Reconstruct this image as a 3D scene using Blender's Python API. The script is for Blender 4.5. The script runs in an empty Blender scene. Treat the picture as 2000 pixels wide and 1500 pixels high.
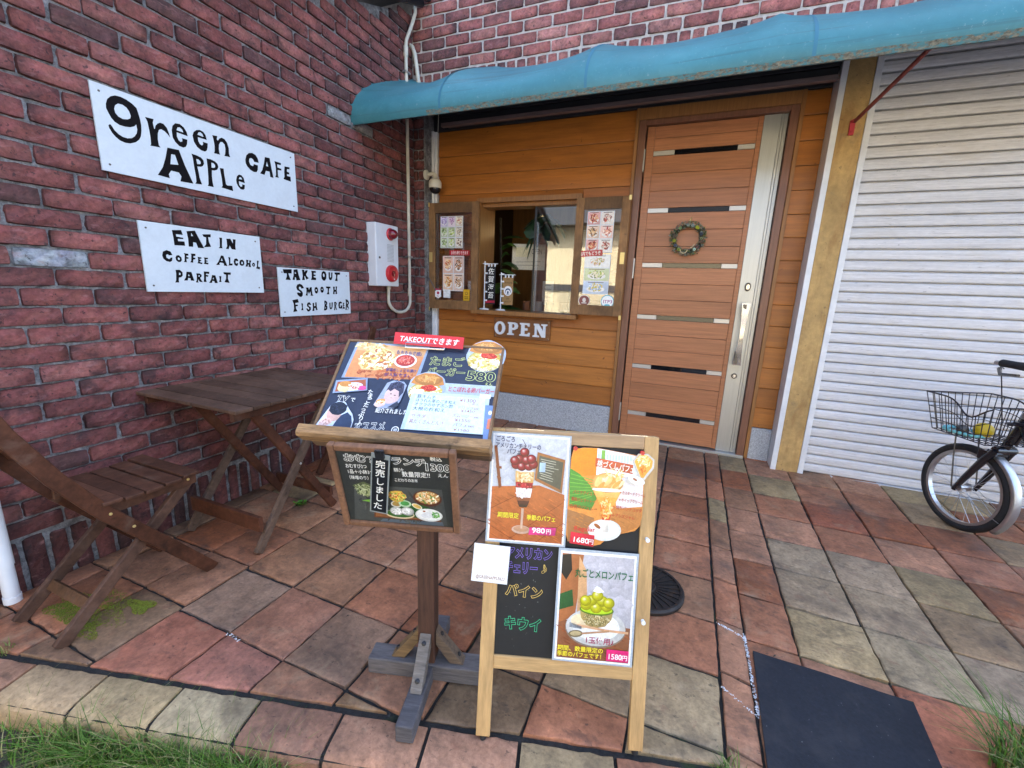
import bpy, bmesh, math, random
from math import sin, cos, pi, radians
from mathutils import Vector, Matrix
from mathutils.geometry import tessellate_polygon
random.seed(7)
R = random.random
def U(a, b): return a + (b - a) * random.random()
scene = bpy.context.scene
COL = scene.collection

# ---------------------------------------------------------------- camera
cam = bpy.data.cameras.new('camera'); camo = bpy.data.objects.new('camera', cam); COL.objects.link(camo)
cam.sensor_width = 36; cam.lens = 14.955; cam.clip_start = .02; cam.clip_end = 400
yaw, pitch, roll = -0.38125864, 0.21759728, 0.03848651
fwd = Vector((sin(yaw)*cos(pitch), cos(yaw)*cos(pitch), -sin(pitch)))
r0 = Vector((cos(yaw), -sin(yaw), 0)); u0 = r0.cross(fwd)
rt = cos(roll)*r0 + sin(roll)*u0; up = -sin(roll)*r0 + cos(roll)*u0
CAM = Vector((2.335, -3.35, 1.179))
camo.matrix_world = Matrix(((rt.x, up.x, -fwd.x, CAM.x), (rt.y, up.y, -fwd.y, CAM.y), (rt.z, up.z, -fwd.z, CAM.z), (0, 0, 0, 1)))
scene.camera = camo

# ---------------------------------------------------------------- light
W = bpy.data.worlds.new('World'); scene.world = W; W.use_nodes = True
nt = W.node_tree; bgn = nt.nodes['Background']
sky = nt.nodes.new('ShaderNodeTexSky'); sky.sky_type = 'NISHITA'; sky.sun_disc = False
SUN_DIR = Vector((0.30, 0.72, 0.80)).normalized()      # towards the sun: behind the cafe, so the forecourt lies in its shade
sky.sun_elevation = math.asin(SUN_DIR.z); sky.sun_rotation = math.atan2(SUN_DIR.x, SUN_DIR.y)
sky.air_density = 0.9; sky.dust_density = 2.6; sky.ozone_density = 0.7
nt.links.new(sky.outputs[0], bgn.inputs[0]); bgn.inputs[1].default_value = 0.15
sl = bpy.data.lights.new('sun', 'SUN'); sl.energy = 2.2; sl.angle = radians(0.5); sl.color = (1.0, .93, .82)
slo = bpy.data.objects.new('sun', sl); COL.objects.link(slo); slo.rotation_euler = (-SUN_DIR).to_track_quat('-Z', 'Y').to_euler()
vs = scene.view_settings; vs.view_transform = 'Standard'; vs.look = 'None'; vs.gamma = 1; vs.exposure = 2.95
scene.display_settings.display_device = 'sRGB'

# ---------------------------------------------------------------- helpers
def G(y):                                               # the forecourt: flat by the street, rising gently to the doors
    if y > 0: return .03*y
    return -.075*sin(pi/2*min(max(-y/2.2, 0), 1))
def lin(c): return c/12.92 if c <= .04045 else ((c+.055)/1.055)**2.4
def hx(s):
    s = s.lstrip('#'); return tuple(lin(int(s[i:i+2], 16)/255) for i in (0, 2, 4))
def jit(c, a): k = 1+U(-a, a); return tuple(max(0, x*k) for x in c)
def mixc(a, b, t): return tuple(x+(y-x)*t for x, y in zip(a, b))

class MB:
    def __init__(s): s.v = []; s.f = []; s.c = []; s.cur = (1, 1, 1)
    def face(s, ids, col=None): s.f.append(tuple(ids)); s.c.append(col or s.cur)
    def add(s, verts, faces, col=None):
        b = len(s.v); s.v += [tuple(v) for v in verts]
        for f in faces: s.face([b+i for i in f], col)
    def box(s, c, d, m=None, col=None):
        c = Vector(c); h = Vector(d)/2; vs = []
        for z in (-1, 1):
            for x, y in ((-1, -1), (1, -1), (1, 1), (-1, 1)):
                p = Vector((x*h.x, y*h.y, z*h.z)); p = m @ p if m else p
                vs.append(c+p)
        s.add(vs, [(3, 2, 1, 0), (4, 5, 6, 7), (0, 1, 5, 4), (1, 2, 6, 5), (2, 3, 7, 6), (3, 0, 4, 7)], col)
    def b2(s, a, b, col=None):                          # box from two corners
        a = Vector(a); b = Vector(b); s.box((a+b)/2, [abs(t) for t in (b-a)], None, col)
    def beam(s, a, b, w, t, side=None, col=None):       # rectangular bar a->b ; w measured along 'side', t across
        a = Vector(a); b = Vector(b); z = (b-a).normalized(); sd = Vector(side if side else (0, 0, 1))
        x = (sd - z*sd.dot(z)).normalized(); y = z.cross(x)
        m = Matrix((x, y, z)).transposed(); s.box((a+b)/2, (w, t, (b-a).length), m, col)
    def tube(s, pts, r, n=8, cap=True, closed=False, col=None):
        pts = [Vector(p) for p in pts]; N = len(pts); b = len(s.v); prev = None
        for i, p in enumerate(pts):
            if closed: d = pts[(i+1) % N]-pts[i-1]
            else: d = pts[min(i+1, N-1)]-pts[max(i-1, 0)]
            d.normalize()
            if prev is None:
                x = d.orthogonal().normalized()
            else:
                x = prev - d*prev.dot(d); x.normalize()
            prev = x; y = d.cross(x); rr = r[i] if isinstance(r, (list, tuple)) else r
            for k in range(n):
                a = 2*pi*k/n; s.v.append(tuple(p+(x*cos(a)+y*sin(a))*rr))
        for i in range(N if closed else N-1):
            j = (i+1) % N
            for k in range(n): s.face((b+i*n+k, b+i*n+(k+1) % n, b+j*n+(k+1) % n, b+j*n+k), col)
        if cap and not closed:
            s.face([b+k for k in range(n)][::-1], col); s.face([b+(N-1)*n+k for k in range(n)], col)
    def lathe(s, prof, c=(0, 0, 0), n=24, m=None, col=None):  # prof: (r,z)
        b = len(s.v); c = Vector(c)
        for r, z in prof:
            for k in range(n):
                a = 2*pi*k/n; p = Vector((r*cos(a), r*sin(a), z)); p = m @ p if m else p
                s.v.append(tuple(c+p))
        for i in range(len(prof)-1):
            for k in range(n): s.face((b+i*n+k, b+i*n+(k+1) % n, b+(i+1)*n+(k+1) % n, b+(i+1)*n+k), col)
        if prof[0][0] > 1e-5: s.face([b+k for k in range(n)][::-1], col)
        if prof[-1][0] > 1e-5: s.face([b+(len(prof)-1)*n+k for k in range(n)], col)
    def prism(s, poly, axis, a, b, col=None):           # poly of 2-tuples, extruded along axis ('x','y','z') from a to b
        def P(p, t): return {'x': (t, p[0], p[1]), 'y': (p[0], t, p[1]), 'z': (p[0], p[1], t)}[axis]
        n = len(poly); vs = [P(p, a) for p in poly]+[P(p, b) for p in poly]
        s.add(vs, [tuple(range(n))[::-1], tuple(range(n, 2*n))]+[(i, (i+1) % n, n+(i+1) % n, n+i) for i in range(n)], col)
    def parts(s, name, mat, parent=None, **kw):          # every loose piece becomes a part of its own
        par = list(range(len(s.v)))
        def find(a):
            while par[a] != a: par[a] = par[par[a]]; a = par[a]
            return a
        for f in s.f:
            for i in f[1:]: par[find(f[0])] = find(i)
        groups = {}
        for f, c in zip(s.f, s.c): groups.setdefault(find(f[0]), []).append((f, c))
        out = []
        for g in groups.values():
            m = MB(); ids = {}
            for f, c in g:
                for i in f:
                    if i not in ids: ids[i] = len(m.v); m.v.append(s.v[i])
                m.face([ids[i] for i in f], c)
            out.append(m.build(name, mat, parent, **kw))
        return out
    def build(s, name, mat, parent=None, smooth=False, bevel=0, loc=None, mw=None, fix=True):
        me = bpy.data.meshes.new(name); me.from_pydata(s.v, [], s.f); me.update()
        vc = getattr(s, 'vc', None); at = me.attributes.new('Col', 'FLOAT_COLOR', 'POINT' if vc else 'CORNER'); buf = []
        if vc:
            for c in vc: buf += list(c)+[1.0]
        else:
            for f, c in zip(s.f, s.c):
                if isinstance(c, list):
                    for q in c: buf += list(q)+[1.0]
                else: buf += (list(c)[:3]+[1.0])*len(f)
        at.data.foreach_set('color', buf)
        if fix:
            bm = bmesh.new(); bm.from_mesh(me); bmesh.ops.recalc_face_normals(bm, faces=bm.faces); bm.to_mesh(me); bm.free()
        if smooth:
            me.polygons.foreach_set('use_smooth', [True]*len(me.polygons))
            me.set_sharp_from_angle(angle=radians(40))
        me.materials.append(mat); o = bpy.data.objects.new(name, me); COL.objects.link(o)
        if parent: o.parent = parent
        if loc: o.location = loc
        if mw is not None: o.matrix_world = mw
        if bevel:
            b = o.modifiers.new('bevel', 'BEVEL'); b.width = bevel; b.segments = 2; b.limit_method = 'ANGLE'; b.angle_limit = radians(40)
        return o
def tag(o, label=None, cat=None, group=None, kind=None):
    if label: o['label'] = label
    if cat: o['category'] = cat
    if group: o['group'] = group
    if kind: o['kind'] = kind
    return o
def empty(name, label=None, cat=None, loc=(0, 0, 0), rz=0, mw=None, group=None):
    o = bpy.data.objects.new(name, None); COL.objects.link(o); o.empty_display_size = .1
    if mw is not None: o.matrix_world = mw
    else: o.location = loc; o.rotation_euler = (0, 0, rz)
    return tag(o, label, cat, group)
def copy_tree(o, parent=None):
    c = o.copy(); COL.objects.link(c); c.parent = parent
    for ch in list(o.children): copy_tree(ch, c)
    return c
def plane_mw(c, r, u):                                  # X right, Y up the board, Z out of its face
    c, r, u = Vector(c), Vector(r).normalized(), Vector(u).normalized(); n = r.cross(u)
    return Matrix(((r.x, u.x, n.x, c.x), (r.y, u.y, n.y, c.y), (r.z, u.z, n.z, c.z), (0, 0, 0, 1)))
def board_mw(cx, cy, cz, yw, tilt):
    r = Vector((cos(yw), sin(yw), 0)); n = Vector((-sin(yw), cos(yw), 0)); u = Vector((0, 0, cos(tilt)))+n*sin(tilt)
    return plane_mw((cx, cy, cz), r, u)

# ---------------------------------------------------------------- flat printed / painted artwork (real ink on a real board)
class Art:
    def __init__(s, z0=.0004): s.v = []; s.f = []; s.c = []; s.z = z0; s.dz = .000012
    def step(s): s.z += s.dz
    def poly(s, pts, col, holes=()):
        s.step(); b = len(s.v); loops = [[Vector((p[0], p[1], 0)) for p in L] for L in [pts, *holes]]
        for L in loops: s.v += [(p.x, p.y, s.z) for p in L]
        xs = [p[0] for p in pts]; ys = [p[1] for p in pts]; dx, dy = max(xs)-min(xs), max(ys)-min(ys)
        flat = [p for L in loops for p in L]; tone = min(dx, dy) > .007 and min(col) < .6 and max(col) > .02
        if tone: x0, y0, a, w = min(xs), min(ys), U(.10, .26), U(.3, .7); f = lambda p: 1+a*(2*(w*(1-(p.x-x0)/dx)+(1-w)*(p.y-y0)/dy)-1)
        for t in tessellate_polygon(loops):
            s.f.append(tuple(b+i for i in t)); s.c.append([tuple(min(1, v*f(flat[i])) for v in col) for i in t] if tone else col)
    def rect(s, a, b, c, d, col): s.poly([(a, b), (c, b), (c, d), (a, d)], col)
    def ell(s, x, y, rx, ry, col, n=20, rot=0, j=0, a0=0, a1=2*pi):
        pts = []
        for k in range(n if a1-a0 > 6.2 else n+1):
            a = a0+(a1-a0)*k/n; q = 1+U(-j, j); px, py = rx*cos(a)*q, ry*sin(a)*q
            pts.append((x+px*cos(rot)-py*sin(rot), y+px*sin(rot)+py*cos(rot)))
        s.poly(pts, col)
    def scat(s, x, y, rx, ry, n, size, cols, el=1.6):
        keep = s.dz; s.dz = .000002
        n = int(n*2.2); size = max(size*.62, .0012)
        for i in range(n):
            a = U(0, 2*pi); q = math.sqrt(R()); z = size*U(.5, 1.5)
            s.ell(x+rx*q*cos(a), y+ry*q*sin(a), z*el, z/el, jit(random.choice(cols), .15), 7, U(0, pi), .25)
        s.dz = keep
    def ball(s, x, y, rx, ry, col, n=18, hl=.55, dk=.55):   # a printed picture of a round thing: tonal steps
        for k in range(7):
            t = k/6; f = 1-t*.92; c = mixc(tuple(v*dk for v in col), col, min(1, t*2)) if t < .5 else mixc(col, (1, 1, 1), (t-.5)*2*hl*(t**2))
            s.ell(x-rx*.28*t, y+ry*.34*t, rx*f, ry*f, c, n)
    def line(s, pts, w, col):
        for (x0, y0), (x1, y1) in zip(pts, pts[1:]):
            dx, dy = x1-x0, y1-y0; L = math.hypot(dx, dy) or 1; nx, ny = -dy/L*w/2, dx/L*w/2; ex, ey = dx/L*w*.3, dy/L*w*.3
            s.poly([(x0+nx-ex, y0+ny-ey), (x1+nx+ex, y1+ny+ey), (x1-nx+ex, y1-ny+ey), (x0-nx-ex, y0-ny-ey)], col)
    def text(s, body, x, y, size, col, bold=0, outline=0, rot=0, align='LEFT', sx=1, shear=0, w=None, space=1, lsp=1):
        cu = bpy.data.curves.new('lettering', 'FONT'); cu.body = body; cu.size = 1; cu.align_x = align; cu.offset = bold; cu.shear = shear
        cu.space_character = space; cu.space_line = lsp; cu.resolution_u = 3
        if outline: cu.fill_mode = 'NONE'; cu.bevel_depth = outline; cu.bevel_resolution = 0
        o = bpy.data.objects.new('lettering', cu); COL.objects.link(o)
        me = bpy.data.meshes.new_from_object(o.evaluated_get(bpy.context.evaluated_depsgraph_get()))
        bpy.data.objects.remove(o); bpy.data.curves.remove(cu)
        vs = [v.co.copy() for v in me.vertices]
        if w and vs:
            xs = [v.x for v in vs]; sx = w/((max(xs)-min(xs))*size)
        s.step(); b = len(s.v)
        for v in vs:
            px, py = v.x*size*sx, v.y*size
            s.v.append((x+px*cos(rot)-py*sin(rot), y+px*sin(rot)+py*cos(rot), s.z+(.25*v.z*size if outline else 0)))
        for p in me.polygons: s.f.append(tuple(b+i for i in p.vertices)); s.c.append(col)
        bpy.data.meshes.remove(me)
    def build(s, name, mat, parent=None, mw=None, slab=None, slab_t=.0006):
        mb = MB()
        if slab: mb.prism(slab[0], 'z', slab_t*-1, .0003, slab[1])
        b = len(mb.v); mb.v += s.v
        for f, c in zip(s.f, s.c): mb.face([b+i for i in f], c)
        return mb.build(name, mat, parent, mw=mw, fix=False)

# ---------------------------------------------------------------- materials
def mat(name, col=(.5, .5, .5), attr=False, rough=.6, metal=0, noises=(), stains=(), bumps=(), spec=.5, coat=0, roughn=None, emit=0, rcoat=.1):
    m = bpy.data.materials.new(name); m.use_nodes = True; t = m.node_tree; N = t.nodes; L = t.links; bs = N['Principled BSDF']
    tc = N.new('ShaderNodeTexCoord')
    def mapped(sc):
        mp = N.new('ShaderNodeMapping'); mp.inputs['Scale'].default_value = sc; L.new(tc.outputs['Object'], mp.inputs[0]); return mp.outputs[0]
    def noise(scale, sc, det=7, dist=0):
        n = N.new('ShaderNodeTexNoise'); n.inputs['Scale'].default_value = scale; n.inputs['Detail'].default_value = det; n.inputs['Roughness'].default_value = .66
        n.inputs['Distortion'].default_value = dist; L.new(mapped(sc), n.inputs['Vector']); return n.outputs['Fac']
    def rng(v, a, b, c, d):
        r = N.new('ShaderNodeMapRange'); L.new(v, r.inputs[0])
        for i, x in enumerate((a, b, c, d)): r.inputs[1+i].default_value = x
        return r.outputs[0]
    def mix(kind, fac, a, b):
        x = N.new('ShaderNodeMix'); x.data_type = 'RGBA'; x.blend_type = kind
        for sock, val in ((x.inputs[0], fac), (x.inputs[6], a), (x.inputs[7], b)):
            if hasattr(val, 'links') or isinstance(val, bpy.types.NodeSocket): L.new(val, sock)
            elif isinstance(val, (int, float)): sock.default_value = val
            else: sock.default_value = (*val, 1)
        return x.outputs[2]
    if attr:
        a = N.new('ShaderNodeAttribute'); a.attribute_name = 'Col'; c = a.outputs['Color']
        if col != (.5, .5, .5): c = mix('MULTIPLY', 1.0, c, col)
    else:
        rgb = N.new('ShaderNodeRGB'); rgb.outputs[0].default_value = (*col, 1); c = rgb.outputs[0]
    for scale, sc, lo, hi in noises:
        v = rng(noise(scale, sc), .28, .72, lo, hi); c = mix('MULTIPLY', 1.0, c, v)
    for scale, sc, a0, a1, scol, amt in stains:
        v = rng(noise(scale, sc, 5, .4), a0, a1, 0, amt); c = mix('MIX', v, c, scol)
    L.new(c, bs.inputs['Base Color'])
    bs.inputs['Roughness'].default_value = rough; bs.inputs['Metallic'].default_value = metal; bs.inputs['Specular IOR Level'].default_value = spec
    if coat: bs.inputs['Coat Weight'].default_value = coat; bs.inputs['Coat Roughness'].default_value = rcoat
    if roughn:
        scale, lo, hi = roughn; L.new(rng(noise(scale, (1, 1, 1)), .3, .7, lo, hi), bs.inputs['Roughness'])
    prev = None
    for scale, sc, st, dist in bumps:
        bp = N.new('ShaderNodeBump'); bp.inputs['Strength'].default_value = st; bp.inputs['Distance'].default_value = dist
        L.new(noise(scale, sc, 6), bp.inputs['Height'])
        if prev: L.new(prev, bp.inputs['Normal'])
        prev = bp.outputs[0]
    if prev: L.new(prev, bs.inputs['Normal'])
    if emit: L.new(c, bs.inputs['Emission Color']); bs.inputs['Emission Strength'].default_value = emit
    return m
I3 = (1, 1, 1)
MT = {}
MT['brick'] = mat('brick', attr=True, rough=.8, noises=[(13, I3, .58, 1.32), (70, I3, .64, 1.3)], stains=[(9, I3, .53, .68, (.028, .02, .022), .75), (30, (1, .6, 1.4), .57, .68, (.33, .17, .165), .38), (55, I3, .60, .65, (.02, .016, .018), .75)], bumps=[(38, I3, .5, .008), (170, I3, .45, .003)], spec=.35)
MT['mortar'] = mat('mortar', (.17, .17, .172), rough=.95, noises=[(22, I3, .2, 1.8), (90, I3, .5, 1.4)], bumps=[(60, I3, .8, .008)])
MT['mortar_pale'] = mat('mortar_pale', (.52, .47, .43), rough=.95, noises=[(22, I3, .6, 1.15)], bumps=[(60, I3, .8, .008)])
MT['tile'] = mat('tile', attr=True, rough=.62, noises=[(4, I3, .66, 1.28), (17, I3, .68, 1.26), (75, I3, .70, 1.26)], stains=[(2.6, I3, .53, .70, (.07, .048, .036), .72), (9, (1, 2.2, 1), .565, .66, (.045, .034, .028), .42), (6.5, I3, .58, .72, (.46, .34, .21), .35), (48, (1, 1.6, 1), .63, .67, (.022, .019, .018), .6), (1.3, I3, .55, .66, (.10, .07, .055), .55), (15, I3, .60, .68, (.20, .07, .045), .35)], bumps=[(9, I3, .35, .012), (60, I3, .4, .004), (220, I3, .3, .0015)], roughn=(6, .42, .85), spec=.4)
MT['joint'] = mat('joint', (.022, .021, .019), rough=.95, noises=[(40, I3, .4, 1.5)], stains=[(7, I3, .58, .7, (.035, .055, .015), .7), (26, I3, .68, .76, (.3, .3, .29), .6)], bumps=[(90, I3, 1, .01)])
MT['asphalt'] = mat('asphalt', (.10, .108, .118), rough=.9, noises=[(60, I3, .6, 1.35), (4, I3, .85, 1.12)], bumps=[(160, I3, .8, .006)])
MT['siding'] = mat('siding', attr=True, rough=.5, noises=[(2.2, (1.0, 8, 12), .66, 1.25), (9, (1, 10, 50), .82, 1.14)], stains=[(15, (1, 1, 1.3), .655, .70, (.05, .015, .004), .9)], bumps=[(8, (1, 10, 60), .2, .003)], spec=.4, coat=.15, rcoat=.35)
MT['trim'] = mat('trim', (.30, .13, .035), rough=.5, noises=[(4, (20, 20, 1.2), .7, 1.2)], bumps=[(8, (30, 30, 1), .15, .003)])
MT['doorwood'] = mat('doorwood', attr=True, rough=.42, noises=[(3.2, (1.1, 12, 24), .72, 1.2), (12, (1.2, 10, 60), .86, 1.1)], bumps=[(10, (1, 10, 70), .1, .002)], spec=.45)
MT['framewood'] = mat('framewood', (.20, .085, .05), rough=.42, noises=[(4, (20, 20, 1.2), .75, 1.2)])
MT['oldwood'] = mat('oldwood', attr=True, rough=.7, noises=[(6, I3, .55, 1.4), (5, (20, 20, 3), .7, 1.2)], stains=[(16, I3, .62, .74, (.03, .015, .008), .75)], bumps=[(22, I3, .5, .004)])
MT['darkwood'] = mat('darkwood', attr=True, rough=.55, noises=[(5, I3, .5, 1.45), (40, I3, .75, 1.25)], stains=[(7, I3, .57, .72, (.15, .10, .075), .5), (18, I3, .6, .7, (.012, .008, .006), .6)], bumps=[(60, I3, .35, .002)], spec=.2)
MT['standwood'] = mat('standwood', attr=True, rough=.65, noises=[(7, (14, 14, 1.2), .5, 1.4), (9, (60, 60, 2), .75, 1.2)], bumps=[(9, (60, 60, 1.5), .4, .003)])
MT['basewood'] = mat('basewood', attr=True, rough=.75, noises=[(7, (1.6, 9, 16), .55, 1.4), (12, (3, 40, 60), .8, 1.2)], bumps=[(12, (2, 40, 60), .5, .003)])
MT['greywood'] = mat('greywood', attr=True, rough=.8, noises=[(8, (2, 8, 18), .5, 1.45), (10, (4, 30, 70), .75, 1.25)], stains=[(9, I3, .64, .74, (.05, .03, .02), .7)], bumps=[(10, (2, 30, 60), .5, .003)])
MT['pine'] = mat('pine', attr=True, rough=.55, noises=[(5, (9, 1.3, 9), .66, 1.22), (8, (40, 2, 40), .85, 1.1)], stains=[(5, (4, 1, 4), .66, .76, (.20, .10, .04), .55)], bumps=[(8, (40, 2, 40), .15, .002)])
MT['pinex'] = mat('pinex', attr=True, rough=.55, noises=[(5, (1.3, 9, 9), .66, 1.22), (8, (2, 40, 40), .85, 1.1)], stains=[(5, (1, 4, 4), .66, .76, (.20, .10, .04), .55)], bumps=[(8, (2, 40, 40), .15, .002)])
MT['print'] = mat('print', attr=True, rough=.32, spec=.4, noises=[(60, I3, .84, 1.14), (220, I3, .86, 1.12)], coat=.25, rcoat=.12)
MT['paintedboard'] = mat('paintedboard', attr=True, spec=.12, rough=.65, noises=[(9, I3, .93, 1.05), (60, I3, .95, 1.04)], stains=[(5, (1, 3, 1), .62, .82, (.5, .53, .56), .10)], bumps=[(40, (1, 4, 1), .12, .001)])
MT['chalk'] = mat('chalk', attr=True, rough=.6, noises=[(40, I3, .8, 1.15)], stains=[(6, I3, .6, .8, (.06, .065, .07), .35)])
MT['awning'] = mat('awning', (.042, .180, .205), rough=.5, noises=[(3, (1, 1, 1), .86, 1.12), (30, (1, 1, 1), .95, 1.05)], stains=[(4, (.2, 1, 9), .56, .64, (.035, .095, .105), .5), (2.2, (1, 1, 1), .5, .7, (.10, .28, .31), .35), (60, (1, 1, 1), .63, .67, (.3, .36, .36), .3)], bumps=[(160, I3, .06, .0008)], spec=.45)
MT['awningdirt'] = mat('awningdirt', (.17, .16, .12), rough=.8, noises=[(110, (.6, 1, 1), .2, 1.7)], stains=[(60, (.6, 1, 1.6), .475, .555, (.055, .20, .23), .92)], bumps=[(90, I3, .8, .003)])
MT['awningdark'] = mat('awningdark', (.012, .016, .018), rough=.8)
MT['lintel'] = mat('lintel', (.028, .028, .03), rough=.45, noises=[(6, I3, .8, 1.2)], spec=.4)
MT['lintel_edge'] = mat('lintel_edge', (.20, .15, .14), rough=.5, noises=[(20, (.4, 3, 3), .7, 1.2)])
MT['whitemetal'] = mat('whitemetal', (.72, .73, .74), rough=.4, noises=[(12, I3, .88, 1.06)], stains=[(8, (3, 3, .5), .62, .8, (.35, .33, .30), .4)], spec=.4)
MT['stucco'] = mat('stucco', (.50, .32, .12), rough=.85, noises=[(4, (1, 1, .6), .6, 1.25), (26, I3, .8, 1.15)], stains=[(5, (2.2, 1, .5), .52, .66, (.27, .13, .04), .6), (9, I3, .58, .7, (.2, .15, .09), .5), (30, I3, .64, .68, (.12, .08, .05), .6)], bumps=[(45, I3, .7, .006)])
MT['shutter'] = mat('shutter', (.64, .63, .635), rough=.5, noises=[(7, (.25, 1, 14), .8, 1.14), (50, (.5, 1, 3), .88, 1.1)], stains=[(24, (.3, 1, 6), .60, .66, (.27, .26, .25), .5), (5, (.4, 1, 2), .54, .72, (.52, .47, .40), .45), (40, (.5, 1, 3), .66, .69, (.12, .11, .10), .7)], bumps=[(60, (.4, 1, 4), .25, .002)], metal=0, spec=.45)
MT['steel'] = mat('steel', (.46, .47, .46), rough=.42, metal=.75, noises=[(4, (60, 60, .6), .9, 1.08)])
MT['steel_bright'] = mat('steel_bright', (.62, .6, .58), rough=.25, metal=.95)
MT['gunmetal'] = mat('gunmetal', (.12, .11, .10), rough=.4, metal=.8)
MT['granite'] = mat('granite', (.46, .48, .50), rough=.75, noises=[(160, I3, .35, 1.5), (70, I3, .8, 1.15)], stains=[(190, I3, .62, .7, (.06, .06, .06), .8)], bumps=[(150, I3, .9, .004)])
MT['red'] = mat('red', (.50, .012, .02), rough=.3, coat=.3)
MT['lampred'] = mat('lampred', (.16, .004, .012), rough=.15, coat=.6)
MT['boxwhite'] = mat('boxwhite', (.68, .71, .74), rough=.4, noises=[(10, I3, .95, 1.04)])
MT['pvc'] = mat('pvc', (.60, .57, .48), rough=.45, noises=[(14, I3, .85, 1.08)], stains=[(12, I3, .62, .8, (.3, .27, .2), .4)])
MT['pvcwhite'] = mat('pvcwhite', (.74, .77, .80), rough=.4, noises=[(9, I3, .92, 1.04)])
MT['camwhite'] = mat('camwhite', (.66, .63, .52), rough=.4)
MT['blackplastic'] = mat('blackplastic', (.012, .012, .014), rough=.4)
MT['rubber'] = mat('rubber', (.014, .014, .015), rough=.75, noises=[(60, I3, .7, 1.4)], bumps=[(120, I3, .4, .002)])
MT['frameblack'] = mat('frameblack', (.010, .010, .014), rough=.25, coat=.5)
MT['alloy'] = mat('alloy', (.50, .51, .53), rough=.32, metal=.9, noises=[(14, I3, .9, 1.05)])
MT['wireblack'] = mat('wireblack', (.012, .010, .016), rough=.4, coat=.3)
MT['mat'] = mat('mat', (.015, .0175, .024), rough=.8, noises=[(3, I3, .8, 1.25), (90, I3, .8, 1.25)], stains=[(90, I3, .70, .72, (.3, .3, .3), .6), (5, I3, .52, .7, (.04, .04, .043), .5)], bumps=[(200, I3, .4, .002)], spec=.3)
MT['iron'] = mat('iron', (.022, .018, .016), rough=.6, metal=.3, noises=[(30, I3, .6, 1.5)], stains=[(14, I3, .6, .75, (.09, .045, .025), .5)], bumps=[(60, I3, .5, .003)])
MT['grass'] = mat('grass', attr=True, rough=.6, spec=.3)
MT['leaf'] = mat('leaf', attr=True, rough=.4, spec=.5, noises=[(25, I3, .7, 1.3)])
MT['soil'] = mat('soil', (.05, .042, .032), rough=1, noises=[(30, I3, .5, 1.5)], bumps=[(50, I3, 1, .02)])
MT['interior'] = mat('interior', (.38, .20, .08), rough=.6, noises=[(3, (8, 8, 1), .75, 1.2)])
MT['interior_dark'] = mat('interior_dark', (.07, .045, .03), rough=.7)
MT['cloth'] = mat('cloth', attr=True, rough=.9, bumps=[(200, I3, .2, .001)])
MT['brass'] = mat('brass', (.65, .5, .2), rough=.4, metal=.6)
MT['redrod'] = mat('redrod', (.20, .035, .03), rough=.6, noises=[(20, I3, .6, 1.3)], bumps=[(50, I3, .4, .002)])
MT['bulb'] = mat('bulb', (1, .72, .35), emit=7)
MT['cream'] = mat('cream', (.72, .62, .40), rough=.9, noises=[(2, I3, .92, 1.06)], bumps=[(60, I3, .4, .004)])
MT['roof'] = mat('roof', (.05, .055, .06), rough=.7, noises=[(6, I3, .8, 1.2)])
MT['houseshutter'] = mat('houseshutter', (.62, .54, .36), rough=.6)
def glass(name, refl=1.0, tint=(1, 1, 1)):
    m = bpy.data.materials.new(name); m.use_nodes = True; t = m.node_tree; N = t.nodes; N.remove(N['Principled BSDF'])
    tr = N.new('ShaderNodeBsdfTransparent'); tr.inputs[0].default_value = (*tint, 1); gl = N.new('ShaderNodeBsdfGlossy'); gl.inputs['Roughness'].default_value = .006
    fr = N.new('ShaderNodeFresnel'); fr.inputs[0].default_value = 1.5; mu = N.new('ShaderNodeMath'); mu.operation = 'MULTIPLY'; mu.inputs[1].default_value = refl; mu.use_clamp = True
    mx = N.new('ShaderNodeMixShader'); L = t.links; L.new(fr.outputs[0], mu.inputs[0]); L.new(mu.outputs[0], mx.inputs[0]); L.new(tr.outputs[0], mx.inputs[1]); L.new(gl.outputs[0], mx.inputs[2])
    L.new(mx.outputs[0], N['Material Output'].inputs[0]); return m
MT['glass'] = glass('glass', 3.8, (.93, .95, .94))

# ================================================================ SETTING: ground, paving, kerb, street
KB = lambda x: -2.841+.27*(x-.494)                       # back line of the kerb course
KD = Vector((1, .27, 0)).normalized(); KN = Vector((KD.y, -KD.x, 0))   # along the kerb / towards the street
def inset(poly, d):                                      # convex inset by clipping
    out = list(poly); n = len(poly)
    area = sum(poly[i][0]*poly[(i+1) % n][1]-poly[(i+1) % n][0]*poly[i][1] for i in range(n)); sg = 1 if area > 0 else -1
    for i in range(n):
        (x0, y0), (x1, y1) = poly[i], poly[(i+1) % n]; L = math.hypot(x1-x0, y1-y0)
        if L < 1e-6: continue
        nx, ny = -(y1-y0)/L*sg, (x1-x0)/L*sg
        out = clip(out, nx, ny, nx*x0+ny*y0+d)
    return out
def clip(poly, nx, ny, c):
    res = []
    for i in range(len(poly)):
        p, q = poly[i-1], poly[i]; a = nx*p[0]+ny*p[1]-c; b = nx*q[0]+ny*q[1]-c
        if (a < 0) != (b < 0): t = a/(a-b); res.append((p[0]+(q[0]-p[0])*t, p[1]+(q[1]-p[1])*t))
        if b >= 0: res.append(q)
    return res
PAL = [((.39, .165, .095), 4), ((.35, .18, .108), 3), ((.34, .125, .062), 3), ((.35, .235, .14), 2), ((.39, .285, .16), 2), ((.25, .15, .10), 2), ((.41, .205, .13), 4)]
PAL = [(c[0]*.84, c[1]*.80, c[2]*.70) for c, n in PAL for _ in range(n)]
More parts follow.
